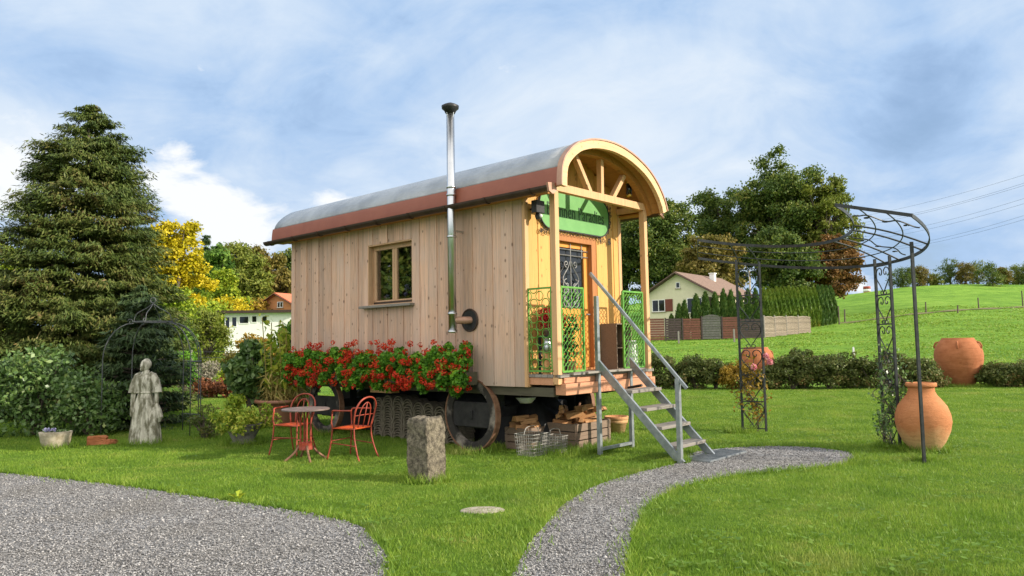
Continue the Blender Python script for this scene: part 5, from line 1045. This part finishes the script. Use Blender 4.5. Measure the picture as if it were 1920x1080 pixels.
spread_conifer('conifer_tree', 'low olive-brown conifer spreading behind the laurel at the left edge', (-13.6, 17.6, 0), [(0, 1.5), (1.3, 1.5), (2.4, 1.15), (3.2, .6), (3.7, .1)], 380, 52000, FOL['conifer'], 83, .155, .034, .36)
spread_conifer('conifer_tree', 'small dark conifer between the statue and the laurel', (-7.75, 15.3, 0), [(0, .9), (.9, .95), (1.6, .7), (2.2, .4), (2.7, .05)], 170, 18000, FOL['spruce'], 84, .15, .035, .28)
bush('laurel_shrub', 'big grey-green laurel at the left edge of the picture', (-9.3, 14.3, 0), (1.35, .9, .88), 60, 5200, .105, .06, FOL['shrub'], 91, cr=.36)
bush('laurel_shrub', 'lower laurel between the stone trough and the arbour', (-8.0, 14.0, 0), (.75, .6, .62), 40, 2900, .095, .055, FOL['shrub'], 92, cr=.27)
# ------------------------------------------------------------------ broad-leaved trees
def tree(name, label, loc, H, R, zc, mat, seed, n=7000, L=.5, W_=.34, k=46, cr=.34, group=None, trunk=.028, cat='tree', flat_=1., shell_=.72):
    """H height, R crown radii, zc crown centre height"""
    t = thing(name, label, cat, loc, 0, group); rg = np.random.default_rng(seed)
    C, S_ = crown_clumps(rg, (0, 0, zc), R, k, cr*min(R[0], R[2]), shell_, flat_)
    u = np.linspace(.3, .82, 9); jt = rg.normal(0, .34, (9, 2))*np.array([R[0], R[1]])*np.sqrt(1-u**2)[:, None]; C = np.concatenate([C, np.column_stack([jt, zc+R[2]*u])]); S_ = np.concatenate([S_, np.outer(cr*min(R[0], R[2])*(1.35-.35*u), (1, 1, .85))])
    leafmesh('crown', clumps(rg, C, S_, int(n*1.5), L*.8, W_*.8, 0, .3, .15, True), mat, t)
    b = MB(); tr = H*trunk; b.tube([(0, 0, -.6), (.02*H, 0, zc*.5), (0, .01*H, zc), (0, 0, zc+R[2]*.6)], [tr*1.25, tr, tr*.65, tr*.2], 8)
    for c in C[::max(1, k//22)]: b.tube(smooth_curve([(0, 0, max(.3, zc*.75-.2*R[2])), (c[0]*.45, c[1]*.45, (c[2]+zc*.8)/2), tuple(c)], 3), [tr*.4, tr*.36, tr*.3, tr*.24, tr*.18, tr*.12, tr*.06], 5)
    b.build('trunk', MT['bark'], t, True); return t
def tpx(name, label, px, top, Y, wpx, mat, seed, asp=None, low=.25, **kw):
    """place a tree by survey: its axis px, its top, distance and crown width"""
    x, _, zt = at(px, top, Y); g = gz(x, Y); H = zt-g; rx = wpx/F_PX*Y/2; lowz = H*low; rz_ = (H-lowz)/2
    return tree(name, label, (x, Y, g), H, (rx, rx*(asp or .9), rz_), lowz+rz_, mat, seed, **kw)
tpx('yellow_tree', 'bright yellow autumn tree beside the tall conifer', 330, 405, 46, 130, FOL['yellow'], 101, low=.1, n=17000, L=.26, W_=.2, k=110, cr=.22, shell_=.5)
tpx('garden_tree', 'yellow-green tree peeping out behind the conifer at the left edge', 5, 450, 48, 120, FOL['lime'], 102, low=.05, n=9000, L=.32, W_=.24, cr=.3, k=70, shell_=.5)
tpx('garden_tree', 'yellow-green bushy tree below the yellow autumn tree', 330, 545, 41, 150, FOL['lime'], 103, low=.02, n=12000, L=.26, W_=.18, k=90, cr=.26, shell_=.5)
tpx('round_shrub', 'round olive shrub at the garden fence left of the white house', 388, 583, 36, 82, FOL['olive'], 104, low=.0, n=4800, L=.16, W_=.11, k=40, cr=.30, cat='shrub')
tpx('round_shrub', 'dark green shrub right behind the arbour', 330, 598, 33, 80, FOL['green'], 105, low=.0, n=4200, L=.17, W_=.12, k=40, cr=.3, cat='shrub')
tpx('yellow_shrub', 'bright yellow shrub in front of the wood left of the gabled house', 435, 560, 84, 90, FOL['yellow'], 106, low=.05, n=3400, L=.4, W_=.3, cat='shrub')
tpx('yellow_shrub', 'small golden shrub above the flat roof of the white house', 487, 560, 88, 55, FOL['gold'], 107, low=.05, n=2200, L=.4, W_=.3, cat='shrub')
tpx('yellow_shrub', 'yellow-green shrub left of the white house', 395, 560, 80, 80, FOL['lime'], 108, low=.0, n=3000, L=.4, W_=.3, cat='shrub')
WOODS = [(405, 462, 98, 90, 'green'), (450, 447, 112, 105, 'olive'), (497, 458, 118, 95, 'autumn'), (540, 470, 124, 80, 'oak'), (372, 470, 104, 80, 'oak'), (428, 500, 92, 85, 'lime'), (475, 505, 96, 90, 'olive'),
         (525, 505, 100, 80, 'autumn'), (300, 470, 120, 90, 'autumn'), (235, 480, 125, 100, 'oak'), (575, 480, 128, 90, 'olive'), (615, 500, 130, 80, 'green'), (-30, 500, 90, 110, 'olive')]
WL_ = {'green': 'mid-green tree in the wood behind the white house', 'olive': 'olive-green tree in the wood behind the white house', 'autumn': 'brownish autumn tree in the wood behind the white house',
       'oak': 'dark green tree in the wood behind the white house', 'lime': 'yellow-green tree in the wood behind the white house'}
for i, (px, top, Y, w, mt_) in enumerate(WOODS): tpx('woodland_tree', WL_[mt_], px, top, Y, w, FOL[mt_], 120+i, low=.02, n=13000, L=.55, W_=.42, k=90, cr=.24, shell_=.55, group='trees of the far wood')
x, _, z = at(387, 440, 118); tp = spread_conifer('spruce_tree', 'single dark pointed spruce on the skyline of the wood', (x, 118, gz(x, 118)), [(0, 2.4), (z*.3, 2.2), (z*.7, 1.1), (z-gz(x, 118), .05)], 240, 15000, FOL['spruce'], 140, .6, .2, .9)
# right-hand trees behind the yellow house
BIG = [('tall dark oak with the highest crown behind the yellow house', 1455, 283, 112, 190, 'oak', .12, 42750), ('dark tree on the left of the tall oak', 1345, 345, 118, 150, 'oak', .1, 27075),
       ('dark tree just right of the wagon porch', 1240, 372, 108, 160, 'oak', .08, 27075), ('light olive tree on the right flank of the tall oak', 1540, 318, 108, 120, 'olive', .2, 22800),
       ('rust-brown tree at the right end of the group', 1552, 440, 104, 110, 'rust', .2, 18525), ('brownish lower tree behind the yellow house roof', 1330, 440, 96, 130, 'autumn', .1, 18525), ('dark green tree behind the thuja hedge', 1470, 420, 100, 130, 'oak', .1, 19950),
       ('dark tree half hidden by the wagon roof and porch', 1165, 395, 112, 120, 'oak', .08, 17100)]
for i, (lb, px, top, Y, w, mt_, lo, n) in enumerate(BIG): tpx('broadleaf_tree', lb, px, top, Y, w, FOL[mt_], 150+i, low=lo, n=n, L=.5, W_=.36, k=150, cr=.19, shell_=.45, group='tall trees behind the yellow house')
tree('garden_tree', 'dark leafy tree past the left edge, seen mirrored in the wagon window', (-17.5, 12.8, 0), 8., (3., 3., 3.6), 4.2, FOL['oak'], 160, n=9000, L=.3, W_=.22, k=60)
# hilltop row
hr = random.Random(5); HILL = [(1690, 500, 46), (1722, 497, 40), (1752, 513, 34), (1778, 482, 44), (1808, 490, 40), (1830, 486, 46), (1858, 490, 44), (1880, 500, 40), (1905, 496, 48), (1935, 490, 50), (1965, 492, 50)]
for i, (px, top, w) in enumerate(HILL):
    mt_ = ('oak', 'autumn', 'olive')[i % 3]; Y = 150+hr.uniform(-4, 8)
    tpx('hilltop_tree', {'oak': 'dark bushy tree on the crest of the meadow hill', 'autumn': 'brownish thin tree on the crest of the meadow hill', 'olive': 'olive bushy tree on the crest of the meadow hill'}[mt_], px, top, Y, w*1.25, FOL[mt_], 170+i, low=-.25, n=2600 if i in (3, 5, 6) else 4200, L=.34, W_=.2, k=44, cr=.26, shell_=.35, group='trees along the hilltop')
# ------------------------------------------------------------------ shrub row across the garden
ROW = [(1232, 668, 24.6), (1270, 680, 24.3), (1305, 672, 24.2), (1345, 680, 24.0), (1392, 690, 23.4), (1448, 692, 23.3), (1490, 668, 23.2), (1510, 658, 23.4), (1560, 670, 23.0), (1600, 662, 23.1), (1640, 668, 22.8), (1685, 664, 22.9), (1725, 676, 22.7), (1742, 694, 22.9), (1880, 690, 22.6), (1900, 678, 22.6), (1940, 680, 22.4), (1985, 676, 22.3)]
rr = random.Random(6)
for i, (px, top, Y) in enumerate(ROW):
    x, _, z = at(px, top, Y); gold = px in (1392,)
    bush('rose_shrub', 'golden-leaved shrub in the shrub row behind the left trellis leg' if gold else 'dark bronze-leaved shrub in the low row across the lawn', (x, Y+.3, 0), (.72+.08*rr.random(), .55, z*(.52+.10*rr.random())), 40, 4200, .085, .052, FOL['gold' if gold else 'rose'], 200+i, 'shrubs in the row across the lawn', cr=.2)
for lab, px, y0, y1, Y, w in (('short white marker post behind the shrub row', 1600, 652, 672, 25.2, .05), ('small pale marker post in the meadow in front of the dark fence panels', 1272, 622, 640, 60, .12), ('pale marker post in front of the red-brown fence panel', 1376, 618, 636, 60, .12)):
    x, _, z1 = at(px, y0, Y); g = gz(x, Y); b = MB(); b.box(-w/2, w/2, -w/2, w/2, -.1, z1-g); b.prism([(-w/2, -w/2, z1-g), (w/2, -w/2, z1-g), (0, -w/2, z1-g+w*.6)], (0, w, 0)); o = b.build('marker_post', MT['white_enamel'] if Y < 30 else MT['wood_grey']); o.location = (x, Y, g); tag(o, lab, 'post')
POSTS = [(1735, 566, 581, 95), (1834, 558, 572, 100), (1795, 572, 580, 92), (1916, 545, 566, 104), (1583, 580, 593, 88), (1572, 574, 590, 84)]
for i, (px, y0, y1, Y) in enumerate(POSTS):
    x, _, z1 = at(px, y0, Y); g = gz(x, Y); b = MB(); b.tube([(0, 0, -.2), (.03*(-1)**i, 0, max(.9, z1-g))], [.09, .075], 6); o = b.build('fence_post', MT['bark']); o.location = (x, Y, g); tag(o, ['dark fence post standing low on the hill meadow', 'leaning dark fence post higher up the hill meadow', 'short pale fence post between two dark ones on the hill', 'fence post at the right edge on the hill', 'fence post beside the end of the thuja hedge', 'short post in front of the thuja hedge end'][i], 'post')
tk = MB(); A_ = []; B_ = []
for u in np.linspace(0, 1, 60):
    px = 1575+u*420; Y = 86+u*20; x = at(px, 580, Y)[0]; w = .7+.4*math.sin(u*40); A_.append((x, Y-w, gz(x, Y-w)+.05)); B_.append((x, Y+w, gz(x, Y+w)+.05))
tk.strip(A_, B_); kind(tk.build('field_track', plain('trodden_brown_turf', (.10, .11, .03), (.19, .15, .06), 3, .9), fixn=False), 'structure')
# ------------------------------------------------------------------ yellow house, its fences and thujas
MT['plaster'] = plain('pale_yellow_plaster', (.66, .62, .43), (.72, .68, .49), 3, .9, bstr=.1); MT['roof_brown'] = plain('brown_pantiles', (.15, .10, .075), (.25, .165, .125), 6, .85, bstr=.4, bscale=8, stretch=(1, 1, 1)); MT['shutter'] = plain('red_brown_shutter', (.16, .045, .028), (.2, .06, .04), 8, .7)
MT['white_paint'] = plain('white_paint', (.72, .72, .70), (.8, .8, .78), 5, .6); MT['orange_wall'] = plain('orange_brown_render', (.45, .19, .075), (.52, .24, .1), 4, .85); MT['red_tile'] = plain('orange_red_tiles', (.50, .13, .06), (.62, .2, .1), 8, .8, bstr=.4)
def house(name, label, loc, rz, w, L, he, hr_, wallm, roofm, over=.5, winlist=(), chim=None):
    """gable towards -y; w wide, L deep, eaves he, ridge hr_"""
    t = thing(name, label, 'house', loc, rz); b = MB(); b.prism([(-w/2, 0, -1), (w/2, 0, -1), (w/2, 0, he), (0, 0, hr_), (-w/2, 0, he)], (0, L, 0)); b.build('wall', wallm, t)
    sl_ = (hr_-he)/(w/2); b = MB()
    for s in (-1, 1):
        e = (s*(w/2+over), he-sl_*over); b.prism([(0, -over, hr_+.05), (e[0], -over, e[1]+.05), (e[0], -over, e[1]+.22), (0, -over, hr_+.22)], (0, L+2*over, 0))
    r = b.build('roof', roofm, t); b = MB()
    for s in (-1, 1): b.beam((0, -over-.03, hr_+.06), (s*(w/2+over), -over-.03, he-sl_*over+.06), .05, .30, (0, 1, 0))
    b.build('barge_board', MT['gutter'], r)
    if chim: b = MB(); b.box(chim[0]-.25, chim[0]+.25, chim[1]-.25, chim[1]+.25, hr_-.9, hr_+chim[2]); b.box(chim[0]-.32, chim[0]+.32, chim[1]-.32, chim[1]+.32, hr_+chim[2], hr_+chim[2]+.1); b.build('chimney', MT['white_paint'], r)
    for x0, x1, z0, z1, sh, shm in winlist:
        f = MB(); fw2 = .07; f.box(x0, x1, -.05, -.002, z1-fw2, z1); f.box(x0, x1, -.05, -.002, z0, z0+fw2); f.box(x0, x0+fw2, -.05, -.002, z0+fw2, z1-fw2); f.box(x1-fw2, x1, -.05, -.002, z0+fw2, z1-fw2)
        if x1-x0 > .8: f.box((x0+x1)/2-.04, (x0+x1)/2+.04, -.045, -.002, z0+fw2, z1-fw2)
        wn_ = f.build('window', MT['white_paint'], t); g = MB(); g.box(x0+.03, x1-.03, -.025, -.004, z0+.03, z1-.03); g.build('window_pane', MT['glass'], wn_)
        s2 = MB(); s2.box(x0-.08, x1+.08, -.12, -.002, z0-.07, z0-.002); s2.build('sill', MT['trough_stone'], wn_)
        for s in sh: s3 = MB(); wd = (x1-x0)*.55; a = x1+.03 if s > 0 else x0-.03-wd; s3.box(a, a+wd, -.07, -.002, z0, z1); [s3.box(a+.05, a+wd-.05, -.085, -.07, z0+.08+q*.12, z0+.14+q*.12) for q in range(int((z1-z0-.1)/.12))]; s3.build('shutter', shm, wn_)
    return t
hx, hy = 16.05, 71.; g = gz(hx, hy)
house('yellow_house', 'pale yellow house with a brown roof behind the fence panels', (hx, hy, g), math.atan2(-.62, .79), 7.5, 10.5, 5.95-g, 8.05-g, MT['plaster'], MT['roof_brown'], .45, [(-2.75, -1.35, 2.55-.15, 3.75-.15, (1,), MT['shutter']), (.95, 2.5, 2.15, 3.6, (1,), MT['gutter']), (-.15, .3, 4.6, 5.2, (), None)], (.9, 6.5, .35))
MT['f_red'] = plain('red_brown_fence_boards', (.10, .038, .026), (.155, .062, .04), 6, .85, isl=.25); MT['f_dark'] = plain('dark_fence_boards', (.04, .028, .028), (.068, .048, .044), 6, .85, isl=.25); MT['f_grey'] = plain('grey_fence_boards', (.075, .075, .068), (.12, .12, .105), 6, .85, isl=.25); MT['f_wicker'] = plain('pale_woven_willow', (.20, .16, .12), (.38, .32, .25), 9, .9, bstr=.5, isl=.5)
FE = [(1216, 1247, 'f_red', 597, 0), (1248, 1279, 'f_dark', 597, 0), (1280, 1315, 'f_red', 597, .0), (1316, 1353, 'f_grey', 594, .18), (1354, 1388, 'f_red', 594, 0), (1389, 1431, 'f_dark', 598, 0)]
t = thing('board_fence', 'fence of red-brown, dark and grey board panels in front of the yellow house', 'fence', (at(1320, 620, 64)[0], 64, 0))
for a_, b_, mt_, yt, arch in FE:
    xa, xb = at(a_, 620, 64)[0], at(b_, 620, 64)[0]; x0 = t.location.x; g = gz((xa+xb)/2, 64); zt = at(a_, yt, 64)[2]; b = MB(); n = 9
    for k in range(n): z0, z1 = g+.06+(zt-g-.06)*k/n, g+.06+(zt-g-.06)*(k+1)/n-.03; b.box(xa-x0+.06, xb-x0-.06, -.02-.012*(k % 2), .02, z0, z1)
    if arch: b.prism([(xa-x0+.06, -.02, zt)]+[(xa-x0+.06+(xb-xa-.12)*u, -.02, zt+arch*math.sin(PI*u)) for u in np.linspace(.05, .95, 9)]+[(xb-x0-.06, -.02, zt)], (0, .035, 0))
    b.build('panel', MT[mt_], t); p = MB(); p.box(xa-x0-.05, xa-x0+.05, -.05, .05, g-.3, zt+.05); p.build('post', MT['f_dark'], t)
t = thing('woven_fence', 'pale woven willow fence right of the board panels', 'fence', (at(1475, 620, 70)[0], 70, 0)); x0 = t.location.x
WF = [1433, 1453, 1475, 1497, 1520]
for i in range(4):
    Ya, Yb = 65+i*1.6, 65+(i+1)*1.6; pa, pb_ = np.array(at(WF[i], 620, Ya)), np.array(at(WF[i+1], 620, Yb)); ga = gz(pa[0], Ya); zt = at(WF[i], 593, Ya)[2]; b = MB()
    for k in range(16):
        z = ga+.1+(zt-ga-.1)*k/16; b.tube([(pa[0]-x0+(pb_[0]-pa[0])*u, Ya-70+(Yb-Ya)*u+.05*(-1)**(k+j), z+.08*math.sin(PI*u)*(k/16)) for j, u in enumerate(np.linspace(0, 1, 7))], .055, 4)
    b.build('woven_panel', MT['f_wicker'], t); p = MB(); p.tube([(pa[0]-x0, Ya-70, ga-.2), (pa[0]-x0, Ya-70, zt+.1)], .07, 6); p.build('post', MT['wood_grey'], t)
def thuja(label, px, top, Y, wpx, mat, seed, group):
    x, _, zt = at(px, top, Y); g = gz(x, Y); H = zt-g; w = wpx/F_PX*Y/2
    t = thing('thuja_tree', label, 'tree', (x, Y, g), 0, group); rg = np.random.default_rng(seed); n = 3600
    z = rg.random(n*2)**1.15*H; r = w*np.interp(z/H, [0, .25, .6, .85, 1], [.85, 1, .85, .5, .04]); ok = rg.random(n*2) < (r/w+.12); z, r = z[ok][:n], r[ok][:n]; a = rg.random(len(z))*2*PI
    rr_ = r*(.72+.33*rg.random(len(z)))*(1+.16*np.sin(a*4+z*2.1)); P = np.stack([rr_*np.cos(a), rr_*np.sin(a), z], -1); m = len(P)
    tt = np.stack([.35*np.cos(a), .35*np.sin(a), np.ones(m)], -1)+rg.normal(0, .22, (m, 3)); tt /= np.linalg.norm(tt, axis=1, keepdims=True); nn = np.stack([np.cos(a), np.sin(a), 0*a], -1)+rg.normal(0, .4, (m, 3)); bb = np.cross(nn, tt); bb /= np.linalg.norm(bb, axis=1, keepdims=True)
    l = (.5*rg.uniform(.6, 1.3, m))[:, None]/2; ww = (.17*rg.uniform(.6, 1.3, m))[:, None]/2
    leafmesh('crown', np.stack([P-tt*l, P+bb*ww, P+tt*l, P-bb*ww], 1).reshape(-1, 3), mat, t)
    b = MB(); b.tube([(0, 0, -.2), (0, 0, H*.9)], [w*.3, .02], 7); b.build('trunk', MT['bark'], t); return t
for i, (px, top, w) in enumerate(((1259, 592, 10), (1273, 572, 14), (1283, 565, 14), (1305, 553, 20), (1322, 549, 20), (1340, 550, 20), (1356, 544, 18), (1370, 545, 18), (1386, 549, 18), (1402, 543, 16), (1416, 542, 16))):
    thuja(['tiny dark thuja left of the others', 'low dark thuja beside the window', 'low dark thuja just left of the tall ones'][i] + ' behind the board fence' if i < 3 else 'dark pointed thuja behind the board fence in front of the yellow house', px, top, 65.8, w, FOL['thuja'], 300+i, 'dark thujas in front of the yellow house')
for i in range(17):
    px = 1432+i*7.8; Y = 71.5+i*.9; thuja('green and brown columnar thuja in the tall hedge behind the woven fence' if i < 13 else 'deep green columnar thuja at the far end of the tall hedge', px, 541-.2*i+random.uniform(-3, 3), Y, 19, FOL['thuja_browned' if i < 13 else 'thuja'], 330+i, 'thujas of the tall hedge')
x, _, zt = at(1405, 508, 84); b = MB(); b.tube([(0, 0, -.3), (0, 0, zt-gz(x, 84))], [.11, .085], 8); t = thing('lamp_pole', 'slim pale pole rising behind the thujas left of the tall hedge', 'pole', (x, 84, gz(x, 84))); b.build('pole_shaft', MT['trough_stone'], t, True); b = MB(); b.box(-.25, .25, -.03, .03, zt-gz(x, 84)-.5, zt-gz(x, 84)-.42); b.build('crossarm', MT['iron'], t)
# striped chimney beyond the hill
x, _, z0 = at(1626, 552, 900); t = thing('striped_chimney', 'far red and white striped chimney peeping over the hill crest', 'chimney', (x, 900, 0)); rw_ = at(1632, 540, 900)[0]-at(1620, 540, 900)[0]
zt = at(1626, 537, 900)[2]; hh = 3.2
for k in range(6): b = MB(); b.lathe([(rw_*.55, zt-(k+1)*hh), (rw_*.52, zt-k*hh-.01)], 20); b.build('band', MT['white_paint'] if k % 2 else MT['red_paint'], t, True)
b = MB(); b.lathe([(rw_*.62, -40), (rw_*.55, zt-6*hh)], 20); b.build('shaft', MT['white_paint'], t, True)
# power lines
for i, (xa, ya, xb, yb) in enumerate(((1600, 412, 1960, 316), (1640, 418, 1960, 331), (1600, 430, 1960, 336), (1640, 445, 1960, 360), (1640, 452, 1960, 370), (1660, 470, 1960, 392), (1660, 474, 1960, 400))):
    A_, B_ = np.array(at(xa, ya, 220)), np.array(at(xb, yb, 150)); d = B_-A_; A2, B2 = A_-d*.35, B_+d*.5; q = [A2+(B2-A2)*u-np.array((0, 0, 3.2*4*u*(1-u)-2.6)) for u in np.linspace(0, 1, 25)]
    b = MB(); b.tube([p-q[12] for p in q], .024, 4); o = b.build('power_cable', MT['iron']); o.location = q[12]; tag(o, 'thin power cable slanting across the sky above the hill', 'cable', 'power cables above the hill')
# ------------------------------------------------------------------ left background: houses and garden
xh, _, zh = at(470, 575, 76); g = gz(xh, 76); t = thing('white_bungalow', 'low white flat-roofed house seen between the shrubs and the wagon', 'house', (xh, 76, g), .04)
wl = (at(560, 600, 76)[0]-at(422, 600, 76)[0]); he = at(425, 588, 76)[2]-g; xc = (at(560, 600, 76)[0]+at(422, 600, 76)[0])/2-xh; b = MB(); b.box(xc-wl/2, xc+wl/2, 0, 6, -.8, he); b.build('wall', MT['white_paint'], t)
b = MB(); b.box(xc-wl/2-.6, xc+wl/2+.3, -.7, 6.4, he, he+.28); b.build('roof', MT['gutter'], t); b = MB(); b.box(xc-wl/2-.004, xc+wl/2, -.03, -.004, -.7, .35); b.build('plinth', MT['urn_stone'], t)
for pxa, pxb, ya, yb in ((424, 431, 595, 616), (436, 444, 595, 612), (450, 466, 594, 606), (473, 481, 593, 604), (492, 500, 593, 604)):
    xa, xb = at(pxa, 600, 76)[0]-xh, at(pxb, 600, 76)[0]-xh; z0, z1 = at(pxa, yb, 76)[2]-g, at(pxa, ya, 76)[2]-g; f = MB(); f.box(xa-.08, xb+.08, -.06, -.004, z0-.08, z0); f.box(xa-.08, xb+.08, -.06, -.004, z1, z1+.08); f.box(xa-.08, xa, -.06, -.004, z0, z1); f.box(xb, xb+.08, -.06, -.004, z0, z1); w_ = f.build('window', MT['white_paint'], t); p = MB(); p.box(xa, xb, -.02, -.006, z0, z1); p.build('window_pane', MT['glass'], w_)
x, _, zr = at(519, 549, 88); g = gz(x, 88); house('gabled_house', 'orange-brown gabled house with a red tiled roof behind the white bungalow', (x, 88, g), -.42, 6.4, 9, at(490, 578, 88)[2]-g, zr-g-.2, MT['orange_wall'], MT['red_tile'], .4, [(.1, 1.0, at(520, 577, 88)[2]-g, at(520, 566, 88)[2]-g, (), None)])
def bed(name, label, px, top, Y, wpx, mat, seed, n=1800, hk=1., L=.1, W_=.06):
    x, _, z = at(px, top, Y); g = gz(x, Y); w = wpx/F_PX*Y/2; return bush(name, label, (x, Y, g), (w, w*.6, max(.25, (z-g)*.54)), 26, n, L, W_, FOL[mat], seed, cr=min(w*.45, .35), stem=True)
bed('russet_bed', 'russet low shrub in the garden bed right of the arbour', 395, 716, 24.5, 75, 'redbed', 401, 2600)
bed('russet_bed', 'rusty red low shrub nearer the dark leafy shrub', 440, 712, 24.0, 60, 'redbed', 402, 2200)
bed('pale_bed', 'silvery pale perennial clump behind the russet shrubs', 390, 678, 29, 80, 'silver', 403, 2600)
bed('pale_bed', 'faded silvery perennial clump against the olive shrub', 350, 690, 28, 60, 'silver', 404, 1800)
bed('low_hedge', 'fresh yellow-green low clump between the pale and russet beds', 428, 690, 27, 55, 'lime', 405, 2200)
bed('russet_bed', 'dry brownish perennial clump in front of the golden autumn shrub', 437, 660, 30, 50, 'autumn', 406, 1800)
bed('low_hedge', 'green clump showing through the arbour legs', 345, 655, 27, 60, 'geranium', 407, 2000)
t = thing('wire_fence', 'thin wire fence on wooden stakes crossing behind the arbour and beds', 'fence', (-10, 31, gz(-10, 31)))
b = MB(); [b.tube([(-6, 0, z), (9, .6, z+.05)], .012, 4) for z in (.25, .55, .85, 1.15, 1.4)]; b.build('wires', MT['iron'], t)
for k in range(7): b = MB(); b.tube([(-6+k*2.4, .1*k, -.2), (-6+k*2.4, .1*k, 1.5)], .045, 6); b.build('stake', MT['wood_grey'], t)
x, _, zt = at(359, 545, 52); b = MB(); b.tube([(0, 0, -.2), (0, 0, zt-gz(x, 52))], [.09, .06], 7); o = b.build('garden_pole', MT['trough_stone']); o.location = (x, 52, gz(x, 52)); tag(o, 'pale thin pole standing in front of the yellow-green trees', 'pole')
